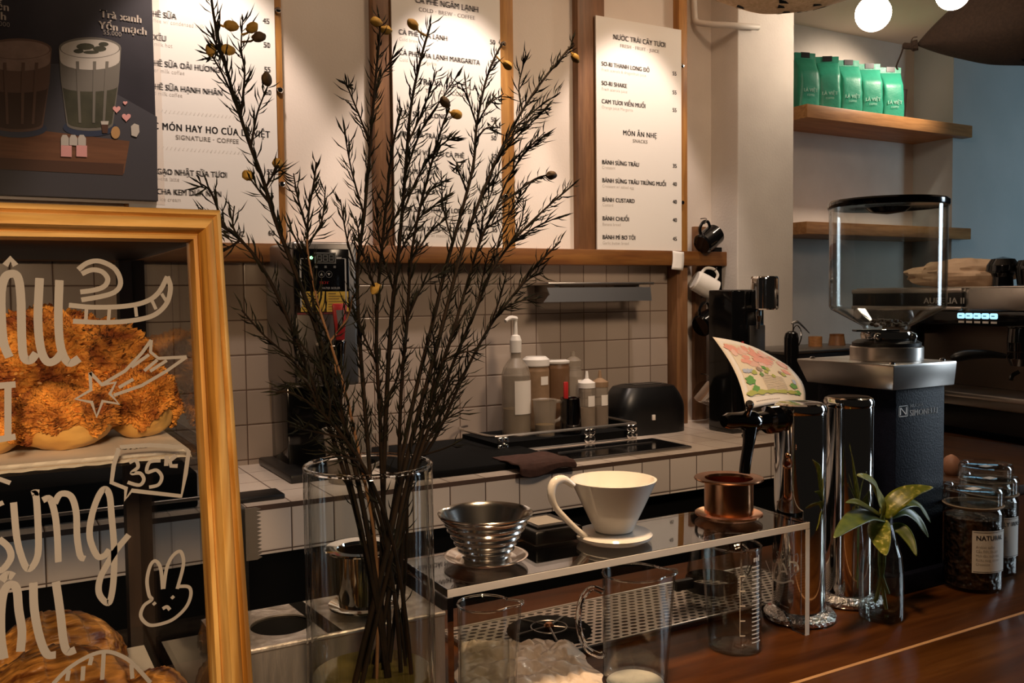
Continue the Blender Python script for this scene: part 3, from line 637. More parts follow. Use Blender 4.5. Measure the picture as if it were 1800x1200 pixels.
# black sink mat, cooktop, cloth
mt = MB().rbox((.93, 2.16, ZB+.0005), (1.395, 2.62, ZB+.020), .006, 2).build('rubber_mat', K['matte']); tag(mt, 'large black mat on the tiled counter behind the dry branches', 'mat')
hob = thing('cooktop', 'black glass cooktop with thin steel frame set on the tiled counter', 'cooktop', (1.64, 2.25, ZB+.0005))
MB().rbox((1.415, 2.155, ZB+.0005), (1.868, 2.345, ZB+.008), .002, 2).build('frame', K['steel_d'], hob)
MB().box((1.428, 2.168, ZB+.0081), (1.855, 2.335, ZB+.0095)).build('glass_top', K['gloss'], hob, smooth=False)
MB().box((1.45, 2.262, ZB+.0096), (1.80, 2.267, ZB+.0125)).build('divider_strip', K['steel'], hob, smooth=False)
def clothP(u, v):
    x = 1.215+.175*u; y = 2.24-.20*v
    z = ZB+.0215+.004*noise.noise((u*4, v*4, 2))
    if v > .70: y = 2.24-.20*.70-.014*min(1, (v-.7)/.12); z -= max(0, v-.76)*.10*(1+.4*math.sin(u*6))
    return (x+.012*noise.noise((u*3, v*5, 7)), y, z)
cl = MB().grid(clothP, 24, 30).build('cleaning_cloth', K['cloth']); md = cl.modifiers.new('thick', 'SOLIDIFY'); md.thickness = .003; md.offset = 1
tag(cl, 'dark brown cloth folded over the edge of the tiled counter', 'cloth')

# spice rack with clover ornaments and what stands in it
ra = thing('bottle_rack', 'low chrome rail rack with clover ornaments at the tiled wall', 'rack', (1.55, 2.48, ZB+.0005))
MB().box((1.31, 2.385, ZB+.0005), (1.80, 2.615, ZB+.034)).build('floor_plate', K['matte'], ra, smooth=False)
for z in (ZB+.010, ZB+.058):
    MB().tube(smoothpath([(1.33, 2.62, z), (1.295, 2.60, z), (1.282, 2.56, z), (1.282, 2.41, z), (1.30, 2.372, z), (1.34, 2.365, z), (1.77, 2.365, z), (1.805, 2.372, z), (1.818, 2.41, z), (1.818, 2.60, z), (1.80, 2.62, z)], 4), .0045, 8).build('rail', K['steel'], ra)
for x in (1.318, 1.63, 1.795):
    m = MB()
    for dx, dz in ((-.009, .011), (.009, .011), (-.009, -.011), (.009, -.011)): m.sphere((x+dx, 2.360, ZB+.034+dz), (.0115, .005, .0125), 14, 8)
    m.sphere((x, 2.356, ZB+.034), .006, 10, 8); m.build('clover_ornament', K['chrome'], ra)
ZR = ZB+.0345
def at(x, y, Y): p = PY(x, y, Y); return (p.x, p.y, ZR)
pbt = thing('syrup_pump_bottle', 'tall clear syrup bottle with white pump and paper label in the rack', 'bottle', at(908, 758, 2.50))
MB().lathe([(0, 0), (.043, 0), (.046, .01), (.046, .19), (.040, .215), (.017, .245), (.015, .27), (.013, .268), (.014, .245), (.042, .19), (.042, .006), (0, .006)], n=32).build('bottle_body', K['frost'], pbt, world=False)
MB().lathe([(0, .007), (.0415, .007), (.0415, .085), (0, .085)], n=32).build('syrup', K['yellowliq'], pbt, world=False)
pm_ = MB().lathe([(.018, .262), (.019, .30), (.014, .315), (.007, .318), (.006, .36), (.007, .362), (.007, .372), (0, .373)], n=20); pm_.tube(smoothpath([(.004, 0, .368), (-.02, -.004, .371), (-.042, -.01, .362)], 4), [.0075]*6+[.006]*3, 8)
pm_.build('pump', K['whitep'], pbt, world=False)
lb = MB().grid(lambda u, v: (.0468*math.cos(R(-125+95*u)), .0468*math.sin(R(-125+95*u)), .07+.105*v), 16, 4).build('label', K['label'], pbt, world=False)
def jar_of(name, lab, px_, Y, r, h, body, lidm, tagp=True, lidh=.03):
    t = thing(name, lab, 'jar', at(px_, 755, Y))
    MB().lathe([(0, 0), (r*.94, 0), (r, .01), (r, h-.015), (r*.93, h), (0, h)], n=36).build('body', body, t, world=False)
    l = MB().lathe([(r*.99, h+.0005), (r*1.02, h+.003), (r*1.02, h+lidh*.7), (r*.75, h+lidh), (0, h+lidh)], n=36).build('lid', lidm, t, world=False)
    if tagp: MB().grid(lambda u, v: ((r+.0008)*math.cos(R(-100+40*u)), (r+.0008)*math.sin(R(-100+40*u)), h*.72+h*.13*v), 8, 3).build('label', K['label'], t, world=False)
    return t
jar_of('storage_jar', 'brown powder jar with white domed lid behind the measuring jug', 943, 2.555, .044, .21, K['tan'], K['whitep'], True, .032)
jar_of('storage_jar', 'dark syrup jar with flat cream lid, right of the domed jar', 980, 2.56, .042, .215, K['brownliq'], K['whitep'], False, .012)
sq = thing('sauce_bottle', 'clear sauce bottle with knobbed cap behind the steel cup', 'bottle', at(1008, 748, 2.55))
MB().lathe([(0, 0), (.032, 0), (.033, .17), (.026, .20), (0, .20)], n=28).build('body', K['frost'], sq, world=False)
MB().lathe([(.028, .2005), (.029, .222), (.018, .232), (.008, .236), (.007, .252), (0, .254)], n=20).build('cap', K['frost'], sq, world=False)
MB().grid(lambda u, v: (.0335*math.cos(R(-95+50*u)), .0335*math.sin(R(-95+50*u)), .115+.045*v), 8, 3).build('label', K['label'], sq, world=False)
for px_, lab, g in ((1032, 'squeeze bottle with grey cap, left of the pair at the rack end', 'L'), (1055, 'squeeze bottle with brown sauce, right of the pair at the rack end', 'R')):
    t = thing('squeeze_bottle', lab, 'bottle', at(px_, 745, 2.49), 'squeeze bottles in the rack')
    MB().lathe([(0, 0), (.027, 0), (.028, .125), (.026, .135), (0, .135)], n=28).build('body', K['frost'], t, world=False)
    MB().lathe([(0, .0008), (.0262, .0008), (.0262, .07), (0, .07)], n=28).build('sauce', K['tan' if g == 'L' else 'brownliq'], t, world=False)
    MB().lathe([(.028, .1352), (.028, .152), (.018, .158), (.007, .165), (.004, .19), (0, .19)], n=20).build('nozzle_cap', K['whitep'] if g == 'L' else K['tan'], t, world=False)
    MB().grid(lambda u, v: (.0286*math.cos(R(-115+55*u)), .0286*math.sin(R(-115+55*u)), .075+.035*v), 8, 3).build('label', K['label'], t, world=False)
mj = thing('measuring_jug', 'translucent plastic measuring jug with handle in the chrome rack', 'jug', at(958, 752, 2.44))
MB().lathe([(0, 0), (.030, 0), (.038, .112), (.040, .114), (.036, .110), (.028, .004), (0, .004)], n=28).build('body', K['frost'], mj, world=False)
MB().tube(smoothpath([(.034, 0, .105), (.062, 0, .10), (.062, 0, .055), (.034, 0, .04)], 5), .0055, 8).build('handle', K['frost'], mj, world=False)
MB().lathe([(0, .0045), (.0275, .0045), (.030, .035), (0, .035)], n=24).build('contents', K['yellowliq'], mj, world=False)
sc_ = thing('steel_cup', 'small steel milk cup with dark sides in the chrome rack', 'cup', at(1003, 750, 2.43))
MB().lathe([(0, 0), (.034, 0), (.036, .01), (.031, .112), (.033, .115), (.029, .112), (.033, .01), (0, .006)], n=32).build('body', K['chrome_b'], sc_, world=False)
sp2 = thing('red_spatula', 'red handled spoon standing in the steel cup', 'spoon', at(995, 748, 2.44))
MB().rbox((-.008, -.004, .085), (.008, .004, .165), .003, 2).build('handle', K['red'], sp2, world=False)
MB().tube([(0, 0, .012), (0, 0, .09)], .0025, 6).build('shaft', K['steel'], sp2, world=False)

# toaster
to = thing('toaster', 'black rounded toaster on the tiled counter below the rail end', 'toaster', (1.965, 2.52, ZB+.0005))
def toP(u, v):
    a = 2*math.pi*u; e = .5
    cx = abs(math.cos(a))**e*math.copysign(1, math.cos(a)); cy = abs(math.sin(a))**e*math.copysign(1, math.sin(a))
    s = (1-max(0, v-.45)**2*1.1) if v < .999 else .55
    return (cx*.142*s, cy*.085*s, .165*min(v*1.03, 1))
tm = MB().grid(toP, 48, 16, wrap=True); tm.add([toP(i/48, 1) for i in range(48)], [tuple(range(48))]); tm.add([toP(i/48, 0) for i in range(48)], [tuple(range(48))])
tm.build('body', K['black'], to, world=False)
for y in (-.018, .018): MB().box((-.06, y-.008, .1652), (.06, y+.008, .1672)).build('bread_slot', K['steel_d'], to, world=False, smooth=False)
MB().box((-.03, -.0905, .05), (-.018, -.084, .068)).build('lever', K['label'], to, world=False, bevel=.001)

# steel ledge on the tiles
sl = thing('steel_wall_shelf', 'narrow stainless steel shelf on the tiled wall below the rail', 'shelf', (1.78, 2.58, 1.55))
MB().rbox((1.57, 2.50, 1.583), (2.0, 2.637, 1.592), .003, 2).build('top_plate', K['steel'], sl)
MB().prism([(1.555, 1.528), (1.99, 1.528), (1.985, 1.575), (1.565, 1.575), (1.575, 1.552)], .006, 0, T(0, 2.502, 0)).build('front_plate', mat('satin_steel', (.34, .35, .37), .5, 1.0), sl)
for x in (1.60, 1.93): MB().box((x, 2.51, 1.56), (x+.012, 2.637, 1.583)).build('bracket', K['steel_d'], sl)

# slat with hanging mugs
st = thing('mug_slat', 'narrow wooden slat with hooks fixed on the wall beside the pillar', 'mug rack', (2.33, 2.64, 1.4))
MB().box((2.295, 2.630, ZB+.0005), (2.352, 2.648, 1.80)).build('slat', K['postdark'], st, bevel=.002)
def mug(name, label, px_, py_, Y, tilt, body, steel=False, r=.040, h=.088, spin=0):
    p = PY(px_, py_, Y); t = thing(name, label, 'mug', (p.x, p.y, p.z), 'mugs hanging on the slat')
    M = RZ(spin) @ RYm(tilt) @ T(0, 0, -h/2)
    prof = [(0, 0), (r*.82, 0), (r*.95, .006), (r, h*.5), (r*.97, h), (r*.90, h), (r*.92, h*.5), (r*.85, .008), (0, .008)]
    if steel: prof = [(0, 0), (r*1.02, 0), (r*1.05, .008), (r*.82, h*.75), (r*.92, h), (r*.87, h), (r*.78, h*.75), (r*1.0, .01), (0, .01)]
    MB().lathe(prof, n=36, M=M).build('body', body, t, world=False)
    hp = smoothpath([(-r*.95, 0, h*.84), (-r*1.45, 0, h*.82), (-r*1.72, 0, h*.55), (-r*1.45, 0, h*.24), (-r*.95, 0, h*.16)], 5)
    MB().tube(hp, .0055, 8, M=M).build('handle', body if isinstance(body, bpy.types.Material) else body[0], t, world=False)
    q = M @ Vector((-r*1.66, 0, h*.55))
    hk = MB().tube(smoothpath([(2.325, 2.632, p.z+q.z+.022), (2.325, 2.60, p.z+q.z+.020), (p.x+q.x, p.y+q.y-.004, p.z+q.z-.004), (p.x+q.x, p.y+q.y-.018, p.z+q.z+.008)], 4), .0022, 6).build('hook', K['steel_d'], st)
    return t
mug('hanging_mug', 'glossy black mug tipped above the rail at the top of the slat', 1245, 421, 2.555, R(62), K['gloss'], spin=R(10))
mug('hanging_mug', 'white mug hanging on its side just below the rail', 1238, 501, 2.565, R(118), K['white'], spin=R(-20))
mug('hanging_mug', 'glossy black mug hanging in the middle of the slat', 1243, 566, 2.565, R(70), K['gloss'], spin=R(10), r=.043)
mug('steel_pitcher', 'polished steel milk pitcher hanging lowest on the slat', 1248, 697, 2.555, R(118), K['chrome'], True, spin=R(12), r=.040, h=.10)
xa, xb = PY(1243, 470, 2.60).x, PY(1288, 470, 2.60).x; xm, rr = (xa+xb)/2, (xb-xa)/2
bpo = MB().prism([(xa, 1.722), (xa, 1.60)]+[(xm-rr*math.cos(math.pi*k/14), 1.60-.058*math.sin(math.pi*k/14)) for k in range(1, 14)]+[(xb, 1.60), (xb, 1.722)], .018, 0, T(0, 2.5915, 0)).build('rail_end_plate', K['matte'], bevel=.003)
tag(bpo, 'black round-bottomed plate behind the right end of the rail', 'bracket')

# cold brew tap tower
dt = thing('cold_brew_dispenser', 'black column dispenser with chrome cylinder head beside the pillar', 'dispenser', (2.24, 2.34, ZB+.0005))
MB().rbox((2.172, 2.30, ZB+.0005), (2.318, 2.42, 1.562), .006, 3).build('column', K['gloss'], dt)
MB().rbox((2.247, 2.2955, 1.12), (2.318, 2.3005, 1.44), .002, 2).build('front_plate', K['steel_d'], dt)
MB().lathe([(0, 0), (.043, 0), (.046, .004), (.046, .105), (.043, .112), (.02, .116), (0, .116)], PY(1344, 544, 2.262), 36).build('chrome_head', K['chrome'], dt)
q = PY(1326, 565, 2.285)
m = MB().tube([(q.x-.012, 2.30, q.z+.045), (q.x-.006, 2.262, q.z+.045)], .012, 14); m.lathe([(.006, -.025), (.008, 0), (.012, .02), (.012, .05), (0, .055)], (q.x, 2.268, q.z), 16)
m.build('tap', K['chrome'], dt)
q = PY(1303, 600, 2.29); MB().tube(smoothpath([(q.x, 2.285, q.z), (q.x-.005, 2.262, q.z-.10), (q.x-.01, 2.25, q.z-.20), (q.x+.02, 2.26, q.z-.30)], 6), .005, 8).build('red_hose', K['red'], dt)
MB().tube(smoothpath([(2.30, 2.29, 1.16), (2.25, 2.25, 1.12), (2.20, 2.22, 1.09), (2.14, 2.22, 1.083)], 6), .0055, 8).build('hose', K['black'], dt)

# dark box with small wares behind the grinder
bx = thing('counter_fridge', 'dark counter-top box behind the grinder with cups on top', 'fridge', (2.6, 2.34, ZB+.0005))
MB().rbox((2.335, 2.22, ZB+.0005), (2.86, 2.48, 1.340), .004, 2).build('cabinet', K['black'], bx)
MB().rbox((2.33, 2.215, 1.3405), (2.865, 2.485, 1.352), .003, 2).build('top_plate', K['steel_d'], bx)
for px_, lab, k in ((1433, 'straight wooden cup left of the tapered one behind the grinder', 0), (1471, 'tapered dark wooden cup with pale rim behind the grinder', 1)):
    p = PY(px_, 600, 2.36); t = thing('wooden_cup', lab, 'cup', (p.x, p.y, 1.3525), 'wooden cups behind the grinder')
    r0, r1, h = ((.0245, .0245, .036) if k == 0 else (.031, .0255, .038))
    MB().lathe([(0, 0), (r0, 0), (r1, h), (r1-.004, h), (r0-.004, .004), (0, .004)], n=28).build('body', K['shelf'] if k == 0 else K['postdark'], t, world=False)
    if k: MB().lathe([(r1+.0005, h-.004), (r1+.0005, h+.0035), (r1-.006, h+.0035), (r1-.006, h-.004)], n=28, close=True).build('rim', K['rail'], t, world=False)
p = PY(1391, 640, 2.165); t = thing('siphon_bottle', 'black round-topped bottle with wire ring and lever behind the paper print', 'bottle', (p.x, p.y, ZB+.0005))
MB().lathe([(0, 0), (.022, 0), (.0235, .012), (.0235, .325), (.020, .340), (.012, .347), (0, .349)], n=28).build('body', K['gloss'], t, world=False)
MB().tube(smoothpath([(.012, -.02, .30), (.024, -.02, .325), (.030, -.012, .35), (.018, -.008, .366), (.006, -.006, .36), (.004, -.004, .348)], 5), .0022, 6).build('wire_ring', K['chrome'], t, world=False)
lv = smoothpath([(-.004, -.004, .372), (.022, -.004, .378), (.050, 0, .364), (.088, .004, .338)], 6)
MB().tube(lv, [.003+.004*math.sin(math.pi*i/(len(lv)-1)) for i in range(len(lv))], 8, flat=.5).build('lever', K['steel_d'], t, world=False)
MB().tube([(.002, -.004, .346), (.004, -.004, .375)], .0025, 6).build('lever_post', K['chrome'], t, world=False)

# espresso machine, front facing the camera's left
em = thing('espresso_machine', 'black and steel espresso machine with lit buttons at the right edge', 'espresso machine', (2.90, 1.90, 1.0455), rz=R(-99.4))
def eb(name, a, b, m, r=.006, par=None, **kw): return MB().rbox(a, b, r, 2).build(name, m, par or em, world=False, **kw)
X0, X1 = -.62, .42
eb('upper_body', (X0, .012, .392), (X1, .52, .510), K['steel_d'], .012)
eb('name_band', (X0+.01, .000, .444), (X0+.555, .020, .508), K['black'])
MB().rbox((X0+.01, -.004, .496), (X0+.555, .018, .514), .004, 2).rbox((X0+.01, -.004, .436), (X0+.555, .018, .450), .004, 2).build('band_trim', K['steel'], em, world=False)
MB().rbox((X0+.58, -.004, .436), (X1, .018, .514), .008, 2).build('front_panel', K['steel'], em, world=False)
m = MB(); text(m, 'AURELIA II', T(-.145, -.0008, .460) @ FRONT, .030, 0, 'C', 1.25, .06); m.build('lettering', mat('silver_print', (.45, .43, .40), .4), em, world=False, smooth=False, recalc=False)
eb('button_panel', (X0+.01, .004, .385), (X1, .03, .436), K['gloss'])
for k in range(5):
    x = -.072+k*.0335
    b = MB().rbox((x-.0145, .000, .409), (x+.0145, .006, .428), .005, 3).build('backlit_button', glow('button_glow', (.35, .72, 1), 1.6), em, world=False)
    MB().box((x-.007, -.0008, .417), (x+.006, -.0002, .420)).build('button_icon', K['black'], b, world=False, smooth=False)
    MB().box((x-.012, .0032, .394), (x+.012, .0038, .401)).build('button_caption', K['label'], em, world=False, smooth=False)
eb('splash_panel', (X0, .16, .16), (X1, .50, .392), mat('brown_steel', (.22, .17, .14), .45, 1.0), .004)
for gx in (-.36, .10):
    g = MB().lathe([(0, -.03), (.036, -.03), (.038, 0), (.034, .045), (.040, .05), (.040, .075), (0, .078)], (gx, .075, .332), 32); g.rbox((gx-.03, .075, .345), (gx+.03, .17, .385), .008, 2)
    g.build('group_head', K['chrome_b'], em, world=False)
    pf = MB().lathe([(0, -.035), (.026, -.034), (.036, -.01), (.037, .012), (0, .012)], (gx, .075, .288), 32)
    pf.tube(smoothpath([(gx, .075, .235), (gx-.012, .06, .222), (gx-.014, .055, .205)], 4), .007, 8).build('portafilter', K['chrome_b'], em, world=False)
    hp = smoothpath([(gx-.03, .05, .285), (gx-.06, .0, .292), (gx-.095, -.06, .288), (gx-.115, -.10, .276)], 5)
    MB().tube(hp, [.008, .009, .010, .011, .0125, .014, .015, .016, .0165, .017, .0175, .0175, .017, .016, .013, .006][:len(hp)], 14).build('portafilter_handle', K['black'], em, world=False)
eb('drip_tray', (X0, -.03, .112), (X1, .50, .160), K['steel_d'], .006)
MB().rbox((X0, -.036, .142), (X1, -.029, .158), .002, 2).build('tray_edge', K['steel'], em, world=False)
eb('base', (X0+.02, .0, .03), (X1-.02, .50, .112), K['black'], .006)
for x in (X0+.06, X1-.06):
    for y in (.05, .45): MB().lathe([(.022, 0), (.018, .03), (0, .03)], (x, y, .0005), 20).build('foot', K['black'], em, world=False)
MB().rbox((X0, .03, .5105), (X1, .51, .5185), .003, 2).build('cup_warmer_top', K['steel'], em, world=False)
MT = Matrix.Translation((2.90, 1.90, 1.0455)) @ RZ(R(-99.4)); ztop = 1.0455+.519
def onmachine(lx, ly): q = MT @ Vector((lx, ly, 0)); return (q.x, q.y, ztop)
t = thing('paper_bag', 'crumpled brown paper bag lying on top of the espresso machine', 'paper bag', onmachine(-.20, .13))
def kb(q):
    return 1+.22*noise.noise(q*2.3+Vector((3, 1, 0)))+.10*noise.noise(q*6)
MB().sphere((0, 0, .046), (.085, .21, .052), 48, 28, f=kb).build('bag_body', K['kraft'], t, world=False)
t = thing('black_pitcher', 'glossy black pitcher with rounded bottom upturned on the espresso machine', 'pitcher', onmachine(.035, .07))
MB().lathe([(0, 0), (.033, 0), (.031, .03), (.036, .042), (.052, .05), (.050, .068), (.036, .090), (0, .098)], n=36).build('body', K['gloss'], t, world=False)
t = thing('black_cup', 'black cup stacked at the right edge on the espresso machine', 'cup', onmachine(.135, .08))
MB().lathe([(0, 0), (.04, 0), (.046, .05), (.046, .062), (.038, .082), (0, .088)], n=36).build('body', K['gloss'], t, world=False)
t = thing('wooden_block', 'brown wooden block beside the black pitcher on the espresso machine', 'block', onmachine(.24, .10))
MB().rbox((-.05, -.035, 0), (.05, .035, .055), .005, 2).build('body', K['postdark'], t, world=False)
MB().lathe([(0, .0555), (.042, .0555), (.045, .09), (.03, .105), (0, .108)], n=32).build('black_top', K['gloss'], t, world=False)
# ================================================================ BAR COUNTER: pastry case
ZC = ZF+.0005
ca = thing('pastry_case', 'pine framed glass pastry case with white handwriting at the left', 'display case', (-.13, 1.03, ZC))
YC = .788
MP = [(0, .016), (0, -.004), (.05, -.010), (.18, -.012), (.26, -.006), (.31, -.012), (.42, -.017), (.62, -.018), (.72, -.012), (.78, -.006), (.84, -.010), (.95, -.009), (1, -.002), (1, .016)]
def V2(p): return Vector((p.x, p.z))
oT, oB = V2(PY(385, 370, YC)), V2(PY(443, 1200, YC)); iT, iB = V2(PY(334, 424, YC)), V2(PY(374, 1200, YC))
def ext(a, b, z): return a+(b-a)*((z-a.y)/(b.y-a.y))
oF, iF = ext(oT, oB, ZC), ext(iT, iB, ZC)
def moulding(oa, ia, ob, ib, m):
    n = len(MP); vs = []
    for o, i in ((oa, ia), (ob, ib)):
        for s, d in MP: q = o+(i-o)*s; vs.append((q.x, YC+d, q.y))
    fs = [(k, (k+1) % n, (k+1) % n+n, k+n) for k in range(n)] + [tuple(range(n-1, -1, -1)), tuple(range(n, 2*n))]
    return MB().add(vs, fs).build('frame_bar', m, ca, sharp=50)
XL = -.43
oL = Vector((XL, PY(0, 360, YC).z+.002)); iL = Vector((XL+.04, PY(0, 426, YC).z+.001))
oLb, iLb = Vector((XL-.02, ZC)), Vector((XL+.03, ZC))
moulding(oT, iT, oF, iF, K['frame_z'])
moulding(oL, iL, oT, iT, K['frame_x'])
moulding(oL, iL, oLb, iLb, K['frame_z'])
MB().box((XL, YC-.008, ZC), (iF.x, YC+.016, ZC+.05)).build('bottom_rail', K['frame_x'], ca, bevel=.003)
g = MB().add([(iL.x-.01, YC+.004, ZC+.05), (iF.x+.006, YC+.004, ZC+.05), (iT.x+.006, YC+.004, iT.y+.004), (iL.x-.01, YC+.004, iL.y+.004)] + [(iL.x-.01, YC+.007, ZC+.05), (iF.x+.006, YC+.007, ZC+.05), (iT.x+.006, YC+.007, iT.y+.004), (iL.x-.01, YC+.007, iL.y+.004)],
   [(0,1,2,3),(7,6,5,4),(0,4,5,1),(1,5,6,2),(2,6,7,3),(3,7,4,0)]).build('front_glass', K['paneglass'], ca, smooth=False)
MB().box((.160, YC+.018, ZC+.05), (.163, 1.24, 1.598)).build('side_glass', K['paneglass'], ca, smooth=False)
MB().box((.145, 1.24, ZC), (.178, 1.272, 1.60)).build('back_post', K['darkwood'], ca, smooth=False)
MB().box((XL, 1.24, ZC), (XL+.033, 1.272, 1.60)).build('back_post', K['darkwood'], ca, smooth=False)
MB().box((XL, YC+.017, 1.601), (oT.x, 1.275, 1.622)).build('top_board', K['darkwood'], ca, bevel=.002)
MB().box((XL, YC+.017, ZC), (.17, 1.275, ZC+.03)).build('bottom_board', K['darkwood'], ca, smooth=False)
for z in (1.1295, 1.414): MB().box((XL+.012, YC+.020, z), (.158, 1.235, z+.005)).build('glass_shelf', K['paneglass'], ca, smooth=False)
# handwriting on the front glass
wr = MB()
def st_(pts, ox, oy, k=2.728, w=.0019, sm_=True):
    q = [PY(ox+a/k, oy+b/k, YC+.0035) for a, b in pts]
    q = smoothpath(q, 5) if sm_ else q
    yk = YC+.0038-.00004*(len(wr.f) % 60)/6; q = [Vector((v.x, yk, v.z)) for v in q]
    # flat ribbon of paint
    vs = []; fs = []
    for i, p in enumerate(q):
        t = q[min(i+1, len(q)-1)]-q[max(i-1, 0)]; t.normalize(); nn = Vector((-t.z, 0, t.x))*w
        vs += [p+nn, p-nn]
    for i in range(len(q)-1): fs.append((2*i, 2*i+1, 2*i+3, 2*i+2))
    wr.add(vs, fs)
U = (0, 340)
for s in ([(25,345),(50,312),(75,345)],):
    st_(s, *U, w=.0022, sm_=False)
for s in ([(45,785),(15,700),(5,500),(20,410),(50,385),(85,400),(100,500),(105,700),(115,785),(145,800),(175,765)], [(190,405),(182,600),(195,740),(225,805),(265,800),(295,765)], [(285,415),(280,600),(292,740),(330,812),(380,790)]): st_(s, *U, w=.0030)
for s in ([(375,365),(420,332),(480,325),(550,360),(578,420),(560,465),(500,490),(390,510)], [(392,385),(440,366),(490,375),(517,410),(500,445),(450,463),(385,472)],
   [(330,535),(450,545),(600,540),(700,518),(760,475),(803,398)], [(803,398),(818,450),(800,525),(740,582),(640,608),(500,618),(350,612)]): st_(s, *U)
for s in ([(415,545),(412,605)], [(525,548),(520,612)], [(650,545),(655,590)], [(730,515),(748,555)], [(775,480),(800,520)],
   [(432,858),(490,918),(555,905),(527,960),(570,1008),(492,995),(463,1070),(440,1000),(362,985),(436,942),(432,858)],
   [(725,702),(722,760),(760,790),(895,783)], [(490,915),(600,850),(680,765),(725,702)], [(895,783),(800,850),(680,920),(545,967)], [(630,833),(715,772)], [(692,850),(755,797)], [(720,852),(800,800)], [(570,930),(640,890)]): st_(s, *U, w=.0013, sm_=False)
for s in ([(-10,922),(75,915)], [(38,920),(38,1165)], [(-10,1180),(75,1165)]): st_(s, *U, w=.0024, sm_=False)
B = (0, 760)
for s in ([(-5,510),(40,550),(52,600),(20,650),(-5,662)], [(65,335),(80,500),(105,600),(135,655),(170,620),(185,540),(175,320),(160,290),(188,288)], [(205,325),(240,318),(265,400),(275,500),(280,622)], [(262,340),(290,295),(340,305),(365,380),(370,500),(385,590),(408,605)],
   [(525,560),(500,590),(465,590),(430,500),(440,400),(470,310),(500,270),(525,300),(535,400),(547,550),(545,700),(530,800),(510,815),(475,770),(480,700),(520,620),(560,560),(618,490)]): st_(s, *B, w=.0024)
for s in ([(570,75),(545,160),(535,240),(605,268),(600,322),(632,278),(870,305),(890,200),(905,90),(880,70),(720,60),(575,70)], [(800,110),(797,160)], [(845,110),(815,135),(820,160),(852,160)], [(0,330),(10,350)], [(-5,222),(50,242)]): st_(s, *B, w=.0017, sm_=False)
for s in ([(620,145),(650,133),(662,165),(630,195),(672,195),(690,225),(668,252),(612,238)], [(770,135),(718,142),(705,190),(750,180),(776,212),(760,250),(715,262)],
   [(780,750),(770,650),(745,615),(720,640),(705,710),(715,780),(728,800),(690,830),(675,880),(710,920),(760,920),(830,895),(890,840),(915,780),(905,740),(850,738)], [(785,750),(800,650),(830,590),(865,570),(880,610),(875,660),(850,750)], [(735,815),(745,825)], [(823,785),(833,795)], [(780,845),(800,835),(815,850)]): st_(s, *B, w=.0014)
for s in ([(20,1085),(5,980),(5,850),(20,760),(50,728),(80,750),(90,850),(105,950),(98,1050)], [(160,720),(165,850),(190,980),(225,1062),(268,1065)], [(268,715),(290,870),(305,1000),(325,1050),(362,1040)], [(5,710),(35,682),(65,692)]): st_(s, *B, w=.0030)
for s in ([(255,1205),(330,1130),(430,1070),(510,1050),(580,1070),(640,1110),(722,1200)], [(440,1075),(430,1115)], [(498,1052),(490,1185)], [(400,1120),(395,1190)], [(630,1110),(635,1180)], [(330,1140),(322,1190)]): st_(s, *B, w=.0016)
wr.build('white_handwriting', K['marker'], ca, smooth=False, recalc=False)
# paper sheets on the shelves
def sheet(name, label, x0, x1, y0, y1, z):
    vs = []; n = 60
    mb = MB()
    top = [(x0+(x1-x0)*i/n, y0 + (.0045 if i % 2 else 0)) for i in range(n+1)]
    vs = [(a, b, z-(.004 if True else 0)) for a, b in top] + [(a, y0+.012, z+.0006) for a, _ in top] + [(a, y1, z+.0006) for a, _ in top]
    fs = [(i, i+1, n+1+i+1, n+1+i) for i in range(n)] + [(n+1+i, n+2+i, 2*n+3+i, 2*n+2+i) for i in range(n)]
    o = mb.add(vs, fs).build(name, K['paper'], smooth=False); m = o.modifiers.new('t', 'SOLIDIFY'); m.thickness = .0005; m.offset = 1
    return tag(o, label, 'paper')
ps = sheet('shelf_paper', 'white zigzag-edged paper under the floss buns on the upper case shelf', -.40, .148, YC+.024, 1.13, 1.4196)
p = PY(345, 742, .84); m = MB(); text(m, 'SỮA DỪA', T(.140, .858, 1.4209) @ RZ(R(180)), .012, 0, 'L', .8, .05); m.build('lettering', K['ink'], ps, smooth=False, world=True, recalc=False)
sheet('shelf_paper', 'white zigzag-edged paper under the croissants on the lower case shelf', -.40, .150, YC+.024, 1.16, 1.1351)

def bun(name, label, px_, py_, Y, rx, ry, rz, zs, seed, group, fl=True, ang=0):
    p = PY(px_, py_, Y); t = thing(name, label, 'bread', (p.x, Y, zs), group, ang)
    s = Vector((seed*3.1, seed*1.7, seed))
    def fb_(q):
        k = 1+.10*noise.noise(q*1.8+s)+.04*noise.noise(q*5+s)
        return k
    def ff(q):
        k = 1.03+.16*noise.noise(q*1.8+s)
        a = noise.noise(q*4.5+s); b = noise.noise(q*11+s); c = noise.noise(q*24+s); d = noise.noise(q*44+s)
        return k+.12*a-.16*abs(b)+.09*c+.04*d+.03
    MB().sphere((0, 0, rz*.93), (rx*.93, ry*.93, rz*.93), 48, 28, f=fb_).build('bread_body', K['crust'], t, world=False)
    mb = MB()
    def P(u, v):
        a = 2*math.pi*u; b0 = R(-24)+R(42)*noise.noise((math.cos(a)*1.6+seed, math.sin(a)*1.6, seed)); b = b0+(math.pi/2-b0)*v
        q = Vector((math.cos(a)*math.cos(b), math.sin(a)*math.cos(b), math.sin(b)))
        return Vector((q.x*rx, q.y*ry, q.z*rz))*ff(q)*(1 if v > .02 else .93)+Vector((0, 0, rz*.95))
    mb.grid(P, 190, 100, wrap=True).build('floss_topping', K['floss'], t, world=False, sharp=80)
    return t
ZU = 1.4206
G1 = 'floss buns on the upper shelf'
bun('floss_bun', 'largest orange floss-covered bun at the back of the upper shelf', 105, 660, 1.00, .084, .066, .060, ZU, 1, G1)
